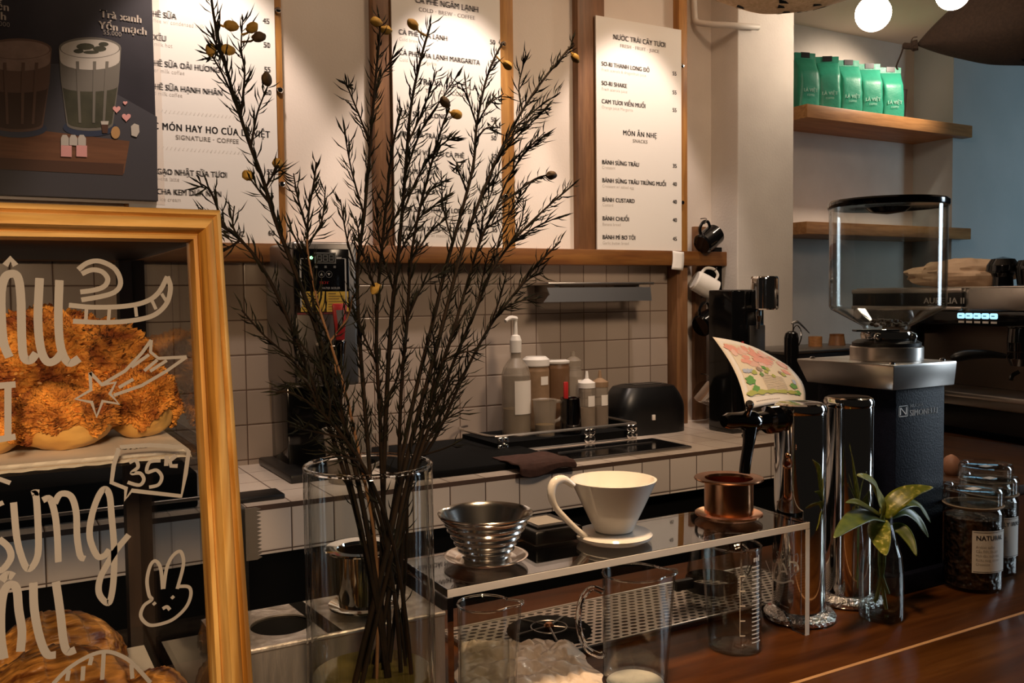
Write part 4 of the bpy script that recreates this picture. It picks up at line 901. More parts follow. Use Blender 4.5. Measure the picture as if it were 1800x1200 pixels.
bun('floss_bun', 'floss bun at the front left of the upper shelf with pale crust showing below', 112, 725, .885, .044, .036, .028, ZU, 2, G1)
bun('floss_bun', 'floss bun at the right of the upper shelf beside the drawn star', 243, 700, .925, .033, .042, .034, ZU, 3, G1, ang=.4)
bun('floss_bun', 'floss bun cut by the left edge of the photo on the upper shelf', -30, 715, .89, .036, .036, .026, ZU, 5, G1)
bun('floss_bun', 'dark floss bun half hidden at the back right of the upper shelf', 214, 650, 1.13, .045, .04, .045, ZU, 7, G1)
def croissant(label, px_, Y, L_, rad, ang, zs, seed):
    p = PY(px_, 1150, Y); t = thing('croissant', label, 'bread', (p.x, Y, zs), 'croissants on the lower shelf', ang)
    def P(u, v):
        a = 2*math.pi*u; s = (v-.5)*2
        env = max(.02, (1-abs(s)**2.2))**.55
        seg = (v*11) % 1.0; st = 1+.06*(seg-.5)*math.sin(math.pi*seg)**.3
        r = rad*env*st*(1+.05*noise.noise((math.cos(a)*2, math.sin(a)*2, v*9+seed))+.050*noise.noise((math.cos(a)*7, math.sin(a)*7, v*7+seed))+.022*noise.noise((math.cos(a)*18, math.sin(a)*18, v*12+seed)))
        bend = R(52)*s; Rb = L_/R(52)
        cx, cy = Rb*math.sin(bend), Rb*(1-math.cos(bend))
        return (cx-math.sin(bend)*r*math.cos(a)*1.05, cy+math.cos(bend)*r*math.cos(a)*1.05, rad*.88*max(env, .25)+r*.92*math.sin(a))
    MB().grid(P, 110, 170, wrap=True).build('croissant_body', K['croi'], t, world=False, sharp=60)
    return t
ZL = 1.1361
croissant('large glossy croissant at the front left of the lower shelf', 92, .925, .088, .053, R(8), ZL, 1)
croissant('smaller croissant at the right end of the lower shelf beside the pine post', 272, .905, .046, .036, R(-40), ZL, 4)
croissant('dark croissant at the back of the lower shelf', 92, 1.07, .075, .047, R(5), ZL, 8)

# roll box with serrated cutter behind the post, steel station box
t = thing('wrap_dispenser', 'dark upright wrap box with serrated edge behind the pine post', 'dispenser', (.245, 1.16, ZC))
q0 = PY(408, 985, 1.16); q1 = PY(432, 890, 1.16)
MB().box((q0.x, 1.15, ZC), (q1.x, 1.19, q1.z)).build('box', K['black'], t, bevel=.003)
zz = [(q1.x-.004, q0.z)]+[(q1.x+.010+(.006 if k % 2 else 0), q0.z+(q1.z-q0.z)*k/26) for k in range(27)]+[(q1.x-.004, q1.z)]
MB().prism(zz, .002, 0, T(0, 1.1475, 0)).build('serrated_cutter', K['steel_d'], t, smooth=False)

def plate_hole(mb, x0, x1, y0, y1, z, cx, cy, r, n=64, th=.002, ry=None):
    ry = ry or r
    def edge(a):
        dx, dy = math.cos(a), math.sin(a); k = 1e9
        if dx > 1e-9: k = min(k, (x1-cx)/dx)
        if dx < -1e-9: k = min(k, (x0-cx)/dx)
        if dy > 1e-9: k = min(k, (y1-cy)/dy)
        if dy < -1e-9: k = min(k, (y0-cy)/dy)
        return cx+dx*k, cy+dy*k
    angs = sorted([2*math.pi*i/n for i in range(n)]+[math.atan2(b-cy, a-cx) % (2*math.pi) for a in (x0, x1) for b in (y0, y1)]); k = len(angs)
    inn = [(cx+r*math.cos(a), cy+ry*math.sin(a)) for a in angs]; out = [edge(a) for a in angs]
    vs = [(a, b, z) for a, b in inn]+[(a, b, z) for a, b in out]+[(a, b, z-th) for a, b in inn]+[(a, b, z-th) for a, b in out]
    fs = []
    for i in range(k):
        j = (i+1) % k
        fs += [(i, j, k+j, k+i), (2*k+i, 3*k+i, 3*k+j, 2*k+j), (i, 2*k+i, 2*k+j, j), (k+i, k+j, 3*k+j, 3*k+i)]
    return mb.add(vs, fs)
zt = 1.176
sb = thing('steel_station', 'worn stainless steel counter box with a round bin hole beside the case', 'steel box', (.33, 1.03, ZC))
bm_ = MB(); plate_hole(bm_, .205, .460, .972, 1.098, zt, .281, 1.032, .0345)
bm_.box((.205, .972, ZC), (.460, .974, zt-.0021)).box((.205, 1.096, ZC), (.460, 1.098, zt-.0021)).box((.205, .9741, ZC), (.207, 1.0959, zt-.0021)).box((.458, .9741, ZC), (.460, 1.0959, zt-.0021))
bm_.tube([(.205, .9725, zt-.002), (.460, .9725, zt-.002)], .0035, 10)
bm_.build('shell', K['steel_r'], sb)
MB().lathe([(.0343, -.001), (.0343, -.10), (0, -.10)], (.281, 1.032, zt-.0025), 40).build('bin_liner', K['matte'], sb)
MB().add([(.318, .975, zt+.0004), (.335, .975, zt+.0004), (.326, 1.097, zt+.0004), (.309, 1.097, zt+.0004)], [(0,1,2,3)]).build('lid_seam', K['matte'], sb, smooth=False)
def phin(name, label, x, y, z, m, rb, rt, fl, h, base):
    t = thing(name, label, 'drip filter', (x, y, z))
    MB().lathe([(0, 0), (base*.75, 0), (base, .006), (base, .0085), (base*.7, .0035), (0, .0035)], n=44).build('saucer', m, t, world=False)
    MB().lathe([(rb, .0085), (rb, h), (fl, h+.001), (fl+.001, h+.0025), (fl, h+.004), (rt, h+.003), (rt-.0015, h-.001), (rb-.0015, .010), (0, .010), (0, .0086)], n=48).build('filter_cup', m, t, world=False)
    return t
phin('drip_filter', 'steel drip filter on the steel box, seen through the vase', .378, 1.025, zt+.0022, K['chrome'], .030, .030, .044, .072, .041)
gc = MB().lathe([(0, 0), (.026, 0), (.030, .10), (.033, .105), (.028, .10), (.024, .004), (0, .004)], (.222, .905, ZC), 28).build('grey_cup', mat('grey_plastic', (.12, .11, .10), .5))
tag(gc, 'grey plastic cup between the croissants and the pine post', 'cup')

# ================================================================ vase with dry branches
VX, VY, VR, VH = .325, .859, .064, .362
va = thing('glass_vase', 'tall clear cylinder vase holding dry branches in the foreground', 'vase', (VX, VY, ZC))
MB().lathe([(0, 0), (VR-.004, 0), (VR, .004), (VR, VH-.003), (VR-.0015, VH), (VR-.0035, VH), (VR-.0045, VH-.003), (VR-.0045, .012), (0, .010)], n=72).build('vase_body', K['glass'], va, world=False)
MB().tube([(math.cos(2*math.pi*i/64)*(VR-.002), math.sin(2*math.pi*i/64)*(VR-.002), VH+.0005) for i in range(65)], .0023, 8).build('rim', K['acryl'], va, world=False)
MB().lathe([(0, .0125), (VR-.0050, .0125), (VR-.0050, .152), (0, .150)], n=56).build('murky_water', mat('murky_water', (.16, .13, .035), .04, 0, **{'Alpha': .62}), va, world=False)
BR = [  # name label, Y at tip, thickness, pixel path from the vase bottom up
 ('branch reaching the top edge of the photo, leftmost of the tall ones', .90, 1.2, [(700,1330),(672,1100),(640,900),(604,740),(560,590),(520,480),(485,390),(462,315),(436,245),(415,180),(396,115),(378,40),(370,-15)], [(403,45),(441,50),(452,66),(397,87),(371,90),(470,142),(436,309),(488,287)], [[(420,200),(430,130),(424,85),(427,30)], [(440,262),(452,200),(472,148)], [(430,230),(405,160),(380,110),(366,92)], [(480,365),(452,330),(437,310)], [(470,330),(490,290)], [(396,115),(372,60)]]),
 ('branch drooping over the pine corner of the case', .82, 1.0, [(690,1300),(665,1100),(630,920),(592,790),(545,660),(500,545),(455,460),(415,415),(380,392),(350,376)], [], [[(430,430),(410,400),(412,362)], [(395,398),(372,340),(352,322)], [(420,420),(395,440),(378,445)], [(400,405),(378,375)], [(390,395),(385,430)], [(385,395),(362,410)]]),
 ('short upright branch in front of the boiler top', .92, .8, [(690,1290),(668,1100),(640,950),(610,820),(580,700),(560,590),(546,500),(540,430),(543,370),(552,320),(556,285)], [], [[(543,400),(524,350),(516,305)], [(541,430),(565,390),(572,330)], [(545,470),(520,420),(505,395)]]),
 ('branch rising along the left menu post to the small yellow buds', .95, 1.1, [(640,1300),(650,1100),(655,960),(650,830),(640,700),(632,590),(628,480),(640,380),(648,290),(655,200),(662,120),(668,50),(665,25)], [(664,40),(676,52)], [[(650,250),(630,200),(612,155),(610,150)], [(640,380),(618,300),(605,230)], [(655,190),(668,140),(690,100)], [(628,480),(610,420),(598,350)]]),
 ('bushy branch with tips near the middle board edge', .90, 1.3, [(655,1330),(668,1120),(672,950),(675,820),(680,690),(688,560),(700,450),(708,360),(715,270),(722,190),(738,110),(757,42)], [(728,45)], [[(712,300),(740,230),(772,180),(803,135)], [(718,250),(745,190),(768,125)], [(706,380),(735,310),(770,260),(800,240)], [(700,450),(740,380),(790,345)], [(690,520),(668,430),(660,350)]]),
 ('branch ending in yellow buds over the middle board', .88, 1.0, [(725,1320),(712,1120),(705,960),(702,820),(705,690),(716,560),(722,460),(735,380),(755,300),(775,230),(790,190)], [(784,182),(800,200)], [[(740,360),(760,330),(778,318)], [(722,460),(755,410),(790,380)], [(712,560),(745,500),(780,480)]]),
 ('tall branch passing the right edge of the middle board', .98, 1.2, [(620,1300),(650,1120),(680,960),(702,830),(730,690),(760,570),(785,465),(812,370),(832,290),(838,220),(852,150),(868,105),(882,78)], [(890,113)], [[(835,215),(858,185),(885,165)], [(836,250),(855,225),(880,225)], [(820,340),(806,300),(802,285)], [(838,220),(822,170),(818,140)], [(800,430),(780,370),(775,300)]]),
 ('longest branch leaning to the upper right with its tip before the right post', .99, 1.35, [(600,1310),(640,1130),(680,970),(705,850),(735,730),(768,610),(796,500),(822,410),(852,330),(885,255),(918,195),(955,140),(1008,76)], [(1010,100)], [[(915,200),(912,150),(925,98)], [(900,225),(945,190),(985,162)], [(870,290),(900,250),(950,200),(958,190)], [(840,360),(880,300),(960,235)], [(885,255),(940,200)]]),
 ('branch with a dark bud at right, below the longest one', .96, 1.0, [(615,1290),(655,1120),(690,970),(715,850),(748,740),(785,620),(815,520),(842,430),(870,370),(905,340),(940,315),(960,308)], [(967,308)], [[(870,370),(895,310),(925,265),(958,232)], [(842,430),(850,380),(870,320)], [(860,400),(900,370),(915,335)]]),
 ('branch reaching right at the height of the snack list', .93, 1.0, [(640,1310),(668,1130),(695,980),(722,850),(758,740),(800,630),(838,540),(868,470),(905,420),(955,370),(1007,325)], [], [[(900,425),(940,400),(985,380)], [(868,470),(880,410),(905,360)], [(885,445),(915,395),(920,350)], [(838,540),(850,480),(860,440)]]),
 ('branch crossing the rail at lower right', .90, 1.0, [(630,1290),(665,1130),(700,980),(730,860),(770,760),(815,660),(860,575),(905,515),(945,465),(985,424)], [], [[(905,515),(930,490),(955,480)], [(860,575),(880,520),(890,480)], [(880,545),(910,530),(945,525)]]),
 ('low branch spreading right over the tiled wall', .84, .8, [(700,1280),(705,1120),(715,960),(730,850),(755,770),(790,700),(815,655)], [], [[(755,770),(780,740),(815,720)], [(770,735),(785,690),(790,660)], [(740,810),(775,790),(800,780)]]),
 ('thin bare branch at far left over the tiles', .84, .6, [(720,1260),(705,1100),(672,950),(630,820),(575,715),(520,640),(465,590),(425,545)], [], [[(575,715),(540,680),(500,672)], [(540,675),(520,620),(515,590)]]),
 ('low leafy branch at left before the boiler base', .80, .9, [(730,1270),(715,1100),(690,950),(650,840),(605,770),(560,720),(510,690),(485,690)], [], [[(605,770),(560,760),(520,752)], [(560,720),(545,680),(520,655)], [(580,742),(580,700),(570,668)], [(630,810),(590,800),(560,790)]]),
 ('branch with pale bare stem in front of the boiler panel', .86, .7, [(660,1260),(664,1100),(660,960),(640,840),(610,700),(580,600),(558,530),(542,450),(540,420)], [], [[(580,600),(610,560),(620,520)], [(610,700),(590,650),(585,610)]]),
 ('dense dark branch in the middle of the bunch', .86, 1.1, [(680,1330),(684,1130),(680,980),(672,850),(668,730),(662,620),(664,520),(672,430),(680,350),(690,260),(706,190)], [(662,505)], [[(664,520),(640,450),(625,380)], [(668,650),(640,590),(622,540)], [(672,430),(700,370),(716,330)], [(668,730),(700,660),(715,600)]]),
 ('short branch in the bunch leaning right before the cooktop', .85, .9, [(670,1290),(690,1120),(705,980),(720,870),(738,780),(760,690),(790,600),(820,545)], [], [[(760,690),(765,630),(760,580)], [(738,780),(765,730),(770,690)], [(775,640),(810,620),(840,615)]]),
 ('short leafy branch leaning left in the bunch', .83, .9, [(710,1290),(700,1110),(680,960),(650,850),(620,780),(580,690),(555,640),(530,605)], [], [[(620,780),(600,720),(605,670)], [(580,690),(565,640),(570,610)], [(640,830),(610,800),(585,790)]]),
]
for bi, (lab, Yt, thk, path, buds, twigs) in enumerate(BR):
    rn = random.Random(100+bi)
    yb = VY+rn.uniform(-.025, .025); n = len(path)
    def pos(x, y, f): return PY(x, y, yb+(Yt-yb)*f)
    main = []
    for i, (x, y) in enumerate(path):
        f = max(0, (950-y)/950.0) if y < 950 else 0
        main.append(pos(x, y, f))
    # keep the foot inside the vase
    for i, v in enumerate(main):
        if v.z < ZF+VH-.01:
            d = Vector((v.x-VX, v.y-VY)); 
            if d.length > VR-.014: d *= (VR-.014)/d.length; main[i] = Vector((VX+d.x, VY+d.y, v.z))
    foot = main[0]
    if foot.z < ZF+.016: main[0] = Vector((foot.x, foot.y, ZF+.016))
    t = thing('dry_branch', 'dry needle-leaved '+lab, 'branch', (main[0].x, main[0].y, main[0].z), 'dry branches in the vase')
    sp = smoothpath(main, 5); L = len(sp)
    sb_ = MB(); sb_.tube(sp, [.0021*thk*(1-.74*i/L)+.0004 for i in range(L)], 6)
    lines = [(sp, .22)]
    for tw in twigs:
        w = []
        for j, (x, y) in enumerate(tw):
            f = max(0, (950-y)/950.0); q = pos(x, y, f); q.y += 0
            k = (j/(len(tw)-1)); dd = ray(x, y)*(rn.uniform(-.03, .03)*k); w.append(q+dd)
        j = min(range(L), key=lambda i: (sp[i]-w[0]).length); w[0] = sp[j]
        ws = smoothpath(w, 5); sb_.tube(ws, [.0013*(1-.6*i/len(ws)) for i in range(len(ws))], 5); lines.append((ws, .0))
    sb_.build('stem', K['stem_l'] if 'pale' in lab else K['stem'], t)
    lf = MB()
    for pl, skip in lines:
        tot = 0; acc = [0]
        for i in range(1, len(pl)): tot += (pl[i]-pl[i-1]).length; acc.append(tot)
        d = tot*skip*1.2 if skip else .006
        side = 1
        while d < tot:
            i = max(k for k in range(len(acc)) if acc[k] <= d); i = min(i, len(pl)-2)
            fr = (d-acc[i])/max(acc[i+1]-acc[i], 1e-6); p0 = pl[i].lerp(pl[i+1], fr); tg = (pl[i+1]-pl[i]).normalized()
            inside = p0.z < ZF+VH+.01
            if not inside or rn.random() < .25:
                a = rn.uniform(0, math.pi*2); o1 = tg.orthogonal().normalized(); o2 = tg.cross(o1)
                # leaves sit mostly to the two sides
                lat = (o1*math.cos(a)+o2*math.sin(a))
                le = rn.uniform(.014, .0255)*(.8 if d > tot*.93 else 1); an = R(rn.uniform(22, 48))
                dr = tg*math.cos(an)+lat*math.sin(an); wv = dr.cross(tg)
                if wv.length < 1e-4: wv = o1
                wv = wv.normalized()*rn.uniform(.0008, .00135)
                m1 = p0+dr*le*.5+lat*le*.05; m2 = p0+dr*le+tg*le*.10; nn = dr.cross(wv).normalized()*.0005
                if inside and (Vector((m2.x-VX, m2.y-VY)).length > VR-.007): d += .006; continue
                lf.add([p0-wv*.35, p0+wv*.35, m1+wv+nn, m1-wv+nn, m2, m1-nn], [(0, 1, 2, 3), (3, 2, 4), (0, 3, 5), (1, 5, 2), (0, 5, 1), (3, 4, 5), (2, 5, 4)])
            d += rn.uniform(.0021, .0046) if not inside else .007
    lf.build('needle_leaves', K['leaf'], t, smooth=False, recalc=False)
    for k, (x, y) in enumerate(buds):
        f = (950-y)/950; q = pos(x, y, f)
        j = min((i for pl, _ in lines for i in [(min((v-q).length for v in pl), pl)]), key=lambda z: z[0])
        near = min(j[1], key=lambda v: (v-q).length)
        sd = Vector((bi*2.1, k*3.7, 1)); ax = (q-near).normalized() if (q-near).length > .002 else Vector((0, 0, 1))
        m = MB().sphere((0, 0, 0), (.0050, .0050, .0074), 14, 10, M=Matrix.Translation(q) @ ax.to_track_quat('Z', 'Y').to_matrix().to_4x4(), f=lambda v: 1+.35*v.z*(1 if v.z < 0 else .5)+.18*noise.noise(v*1.6+sd))
        m.tube([near, near.lerp(q, .6)+Vector((0, 0, -.002)), q], .0011, 5)
        m.build('flower_bud', K['bud'] if (k+bi) % 3 != 2 else K['budd'], t)
# ================================================================ acrylic stand and drippers
ZS = 1.197
sd = thing('acrylic_stand', 'clear acrylic bridge stand carrying three coffee drippers', 'stand', (.778, 1.055, ZC))
TT = T(0, .985, ZS) @ RX(R(1.2)) @ T(0, -.985, -ZS)       # tip added so the plate mirrors the bright menu boards
MB().rbox((.470, .985, ZS-.010), (1.088, 1.125, ZS), .0012, 2, M=TT).build('top_plate', K['acryl'], sd, smooth=False)
MB().rbox((.470, .9835, ZS-.010), (1.088, .9848, ZS), .0004, 1).build('front_glow_strip', K['edge'], sd, smooth=False)  # added pale strip, the brightness of the edge is in its colour
for x in (1.080,): MB().box((x, .9836, ZC), (x+.008, .9848, ZS-.0105)).build('leg_glow_strip', K['edge'], sd, smooth=False)
foot = [(-.07, ZC), (-.045, ZC), (-.038, ZC+.012), (-.025, ZC+.024), (0, ZC+.028), (.025, ZC+.024), (.038, ZC+.012), (.045, ZC), (.07, ZC), (.07, ZS-.0113), (-.07, ZS-.0113)]
for x in (.470, 1.080): MB().prism(foot, .008, 0, T(x, 1.055, 0) @ RZ(R(-90))).build('leg_panel', K['acryl'], sd, smooth=False)
m = MB()
MV = T(1.0795, 1.02, 0) @ RZ(R(-90)) @ FRONT
def onpanel(x, y): p = PX(x, y, 1.0795); return T(1.0792, p.y, p.z) @ RZ(R(-90)) @ FRONT
text(m, 'SIÊU', onpanel(1376, 983), .016, 0, 'C', .8, .03)
def ps_(pts, w=.0018):
    q = smoothpath([PX(a, b, 1.0792) for a, b in pts], 5); m.tube([(1.0792, v.y, v.z) for v in q], w, 6, flat=.3)
ps_([(1346, 985), (1353, 1003), (1360, 1018), (1362, 1000), (1366, 988)]); ps_([(1371, 1008), (1376, 990), (1384, 1010)]); ps_([(1373, 1004), (1383, 1004)]); ps_([(1376, 984), (1380, 980)])
ps_([(1390, 1022), (1389, 1003), (1389, 987)]); ps_([(1388, 987), (1400, 990), (1402, 1004), (1390, 1008)]); ps_([(1360, 1018), (1375, 1024), (1392, 1020), (1394, 1026)])
m.build('white_lettering', mat('white_print', (.95, .92, .87), .6), sd, smooth=False, recalc=False)
def dripper_thing(label, x, y): return thing('coffee_dripper', label, 'coffee dripper', (x, y, ZS+.0028), 'coffee drippers on the stand')
kd = dripper_thing('ribbed stainless steel wave dripper on the left of the stand', .562, 1.057)
MB().lathe([(0, 0), (.030, 0), (.040, .002), (.055, .0075), (.056, .0090), (.053, .0095), (.040, .005), (0, .005)], n=56).build('base_plate', K['sat'], kd, world=False)
pr = [(0, .0052), (.030, .0052)]
for k in range(43):
    s = k/42; pr.append((.031+.029*s+.0013*math.sin(s*2*math.pi*6.5), .006+.056*s))
pr += [(.0625, .0632), (.0633, .0650), (.0622, .0662), (.0605, .0650)]
for k in range(22):
    s = 1-k/21; pr.append((.0285+.0295*s, .010+.052*s))
pr += [(0, .010)]
MB().lathe(pr, n=72).build('wave_cone', K['sat'], kd, world=False)
vd = dripper_thing('white ceramic cone dripper with curled handle in the middle of the stand', .770, 1.057)
MB().lathe([(0, 0), (.048, 0), (.0545, .004), (.0555, .008), (.053, .0105), (.030, .0115), (0, .0115)], n=64).build('base_plate', K['white'], vd, world=False)
def vcone(u, v):
    a = 2*math.pi*u
    if v < .5:
        s = v/.5; s = .02+.98*s; return ((.026+.0365*s**.95)*math.cos(a), (.026+.0365*s**.95)*math.sin(a), .0117+.0765*s)
    s = 1-(v-.5)/.5
    rr = (.019+.0405*s)-.0026*(.5+.5*math.sin(a*12+s*3.0))*min(1, 2*(1-s)+.15)
    return (rr*math.cos(a), rr*math.sin(a), .016+.0722*s)
mb = MB().grid(vcone, 96, 50, wrap=True); mb.lathe([(0, .0155), (.0192, .016)], n=24)
mb.lathe([(0, .0116), (.0263, .0117)], n=24)
mb.build('cone', K['white'], vd, world=False)
hp = [PY(x, y, 1.057) for x, y in ((1008, 853), (990, 842), (974, 848), (969, 868), (976, 890), (995, 912), (1018, 934), (1034, 945))]
MB().tube(smoothpath(hp, 5), [.0042+.0022*math.sin(min(1, i/20)*math.pi) for i in range(36)], 12).build('handle', K['white'], vd)
pd_ = phin('coffee_dripper', 'copper drip filter with wide flanges on the right of the stand', .995, 1.062, ZS+.0028, K['copper'], .0375, .037, .0525, .060, .052)
pd_['category'] = 'coffee dripper'; pd_['group'] = 'coffee drippers on the stand'
sc2 = thing('kitchen_scale', 'small black scale with grey display at the back of the stand', 'scale', (.690, 1.105, ZS+.0034))
MB().rbox((-.040, -.030, 0), (.040, .058, .021), .004, 3).build('housing', K['black'], sc2, world=False)
MB().rbox((-.030, -.018, .0208), (.026, .046, .0245), .0015, 2).build('weighing_plate', K['black'], sc2, world=False)
MB().box((-.024, -.010, .0246), (.018, .034, .0252)).build('display', mat('display_grey', (.30, .28, .25), .25), sc2, world=False, smooth=False)

# ================================================================ drip tray, plastic bag, glassware
def perforated():
    m = mat('perforated_steel', (.60, .54, .48), .34, 1.0); n, l, b = nt(m)
    tc = n.new('ShaderNodeTexCoord'); sp = n.new('ShaderNodeSeparateXYZ'); l.new(tc.outputs['Object'], sp.inputs[0])
    def op(k, a, b_=None, c=None):
        q = n.new('ShaderNodeMath'); q.operation = k
        for i, v in enumerate((a, b_, c)):
            if v is None: continue
            if hasattr(v, 'links'): l.new(v, q.inputs[i])
            else: q.inputs[i].default_value = v
        return q.outputs[0]
    PXs, PYs = .0170, .0118
    row = op('FLOOR', op('DIVIDE', sp.outputs[1], PYs)); odd = op('PINGPONG', row, 1.0)
    fx = op('SUBTRACT', op('FRACT', op('MULTIPLY_ADD', odd, .5, op('DIVIDE', sp.outputs[0], PXs))), .5)
    fy = op('SUBTRACT', op('FRACT', op('DIVIDE', sp.outputs[1], PYs)), .5)
    d = op('SQRT', op('ADD', op('POWER', op('ABSOLUTE', op('MULTIPLY', fx, PXs*.62)), 2.0), op('POWER', op('ABSOLUTE', op('MULTIPLY', fy, PYs)), 2.0)))
    mr = n.new('ShaderNodeMapRange'); mr.inputs[1].default_value = .0034; mr.inputs[2].default_value = .0040; l.new(d, mr.inputs[0])
    mx = n.new('ShaderNodeMixRGB'); l.new(mr.outputs[0], mx.inputs[0]); mx.inputs[1].default_value = (.012, .008, .006, 1); mx.inputs[2].default_value = (.60, .54, .48, 1); l.new(mx.outputs[0], b.inputs['Base Color'])
    l.new(mr.outputs[0], b.inputs['Metallic'])
    r2 = n.new('ShaderNodeMapRange'); r2.inputs[3].default_value = .9; r2.inputs[4].default_value = .34; l.new(mr.outputs[0], r2.inputs[0]); l.new(r2.outputs[0], b.inputs['Roughness'])
    bn = n.new('ShaderNodeBump'); bn.inputs['Distance'].default_value = .002; bn.inputs['Strength'].default_value = .6; l.new(mr.outputs[0], bn.inputs['Height']); l.new(bn.outputs[0], b.inputs['Normal'])
    return m
dtr = thing('drip_tray', 'perforated steel drip tray with a black rinser set in the bar', 'drip tray', (.90, 1.19, ZC))
MB().box((.60, 1.105, ZC), (1.26, 1.278, ZC+.006)).build('tray_body', K['steel_d'], dtr, smooth=False)
pl = MB().box((.604, 1.109, ZC+.0062), (1.256, 1.274, ZC+.0085)).build('perforated_plate', perforated(), dtr, smooth=False)
MB().tube([(.602, 1.107, ZC+.0075), (1.258, 1.107, ZC+.0075), (1.258, 1.276, ZC+.0075), (.602, 1.276, ZC+.0075), (.602, 1.107, ZC+.0075)], .003, 8).build('rim', K['steel'], dtr)
rx, ry = .742, 1.190
rs = MB().lathe([(0, .0088), (.062, .0088), (.066, .0092), (.066, .0098), (.062, .0102), (0, .0095)], (rx, ry, ZC), 56).build('rinser_disc', K['matte'], dtr)
m = MB()
for k in range(5):
    a = 2*math.pi*k/5+.6; m.tube([(rx, ry, ZC+.016), (rx+.056*math.cos(a), ry+.056*math.sin(a), ZC+.0125)], .0018, 6)
m.tube([(rx+.028*math.cos(2*math.pi*i/40), ry+.028*math.sin(2*math.pi*i/40), ZC+.0145) for i in range(41)], .0013, 6)
m.build('rinser_star', K['steel_d'], rs)
MB().lathe([(.008, .010), (.008, .017), (.005, .021), (0, .021)], (rx, ry, ZC), 20).build('rinser_nozzle', K['copper'], rs)

def bagP(u, v):
    tl, tr, bl, br = (.60, 1.215), (.742, 1.128), (.515, 1.06), (.695, .962)
    x = (tl[0]*(1-u)+tr[0]*u)*(1-v)+(bl[0]*(1-u)+br[0]*u)*v; y = (tl[1]*(1-u)+tr[1]*u)*(1-v)+(bl[1]*(1-u)+br[1]*u)*v
    x += .012*noise.noise((u*5, v*5, 3)); y += .014*noise.noise((u*5+9, v*5, 3))
    q = Vector((u*4, v*4, 1)); h = abs(noise.noise(q))*1.0+.5*abs(noise.noise(q*2.3))+.25*abs(noise.noise(q*5))
    return (x, y, ZC+.011+.020*h*min(1, 6*min(u, 1-u, v, 1-v)+.25))
pb2 = MB().grid(bagP, 70, 60).build('plastic_bag', K['bag'], sharp=90); tag(pb2, 'crumpled clear plastic bag lying on the bar before the drip tray', 'plastic bag')
CL = Vector((-.868, .497, 0))      # towards the left of the view
def glass_cyl(t, r, h, th=.0018, spout=None, wall='glass_body'):
    prof = [(0, 0), (r-.004, 0), (r-.001, .002), (r, .006), (r, h-.002), (r+.0012, h), (r-.0008, h+.0008), (r-th, h-.002), (r-th, .007), (r-.004, .004), (0, .004)]
    mb = MB().lathe(prof, n=64)
    if spout is not None:
        d = Vector(spout).normalized()
        nv = []
        for v in mb.v:
            q = Vector(v); rad = Vector((q.x, q.y, 0))
            if rad.length > r*.8:
                c = max(0, rad.normalized().dot(d)); k = max(0, (c-.88)/.12)*max(0, (q.z-h*.86)/(h*.14)); q += d*(.015*k)+Vector((0, 0, .004*k))
            nv.append(tuple(q))
        mb.v = nv
    mb.build(wall, K['glass'], t, world=False)
    MB().tube([(lambda a: (Vector((math.cos(a), math.sin(a), 0))*(r-.0002)) + (Vector(spout).normalized()*(.015*max(0, (Vector((math.cos(a), math.sin(a), 0)).dot(Vector(spout).normalized())-.88)/.12)) if spout else Vector((0, 0, 0))) + Vector((0, 0, h+.0006)))(2*math.pi*i/72) for i in range(73)], .0014, 8).build('rim', K['acryl'], t, world=False)
def glass_handle(t, r, h, d, s=1.0):
    d = Vector(d).normalized(); Zu = Vector((0, 0, 1))
    q = [d*r*.99+Zu*h*.83, d*(r+.016*s)+Zu*h*.86, d*(r+.030*s)+Zu*h*.74, d*(r+.033*s)+Zu*h*.52, d*(r+.024*s)+Zu*h*.32, d*(r+.006*s)+Zu*h*.24, d*r*.99+Zu*h*.25]
    MB().tube(smoothpath(q, 6), .0042, 10).build('handle', K['acryl'], t, world=False)
bk = thing('beaker', 'clear glass beaker with spout standing on the bar beside the vase', 'beaker', (.490, .928, ZC))
glass_cyl(bk, .031, .172, spout=(.868, -.497, 0))
MB().lathe([(0, .0045), (.0288, .0045), (.0288, .132), (0, .1318)], n=48).build('water', K['water'], bk, world=False)
co = MB().lathe([(0, 0), (.038, 0), (.039, .001), (.038, .002), (0, .002)], (.752, .985, ZC), 48).build('reflection_disc', K['paper']); tag(co, 'white disc added for the reflection under the glass server', 'reflection_disc')  # white disc added in place of the reflection in the glass bottom
sv = thing('glass_server', 'clear straight glass server with handle at the bar front on a white disc', 'coffee server', (.752, .985, ZC+.0022))
glass_cyl(sv, .0435, .149, spout=(.868, -.497, 0)); glass_handle(sv, .0435, .149, CL)
gb = thing('graduated_beaker', 'graduated glass beaker with white scale marks under the stand', 'beaker', (.955, 1.006, ZC))
glass_cyl(gb, .0385, .155, spout=CL)
m = MB()
def gmark(a0, a1, z, w=.0009):
    vs = []; k = 6; r = .0391
    for i in range(k+1):
        a = a0+(a1-a0)*i/k; vs += [(r*math.cos(a), r*math.sin(a), z-w), (r*math.cos(a), r*math.sin(a), z+w)]
    m.add(vs, [(2*i, 2*i+2, 2*i+3, 2*i+1) for i in range(k)])
A0 = math.atan2(-1.006, -.955)      # towards the camera
for k in range(19): gmark(A0+R(38), A0+R(62 if k % 5 else 66), .020+k*.0062)
for k in range(5): gmark(A0+R(10), A0+R(22), .032+k*.022, .0009)
vs = []; 
for i in range(2): vs += [(.0391*math.cos(A0+R(10)+i*.02), .0391*math.sin(A0+R(10)+i*.02), .032), (.0391*math.cos(A0+R(10)+i*.02), .0391*math.sin(A0+R(10)+i*.02), .12)]
m.add(vs, [(0, 2, 3, 1)])
tm_ = MB(); text(tm_, 'ml', Matrix(), .013, 0, 'L', 1, .08)
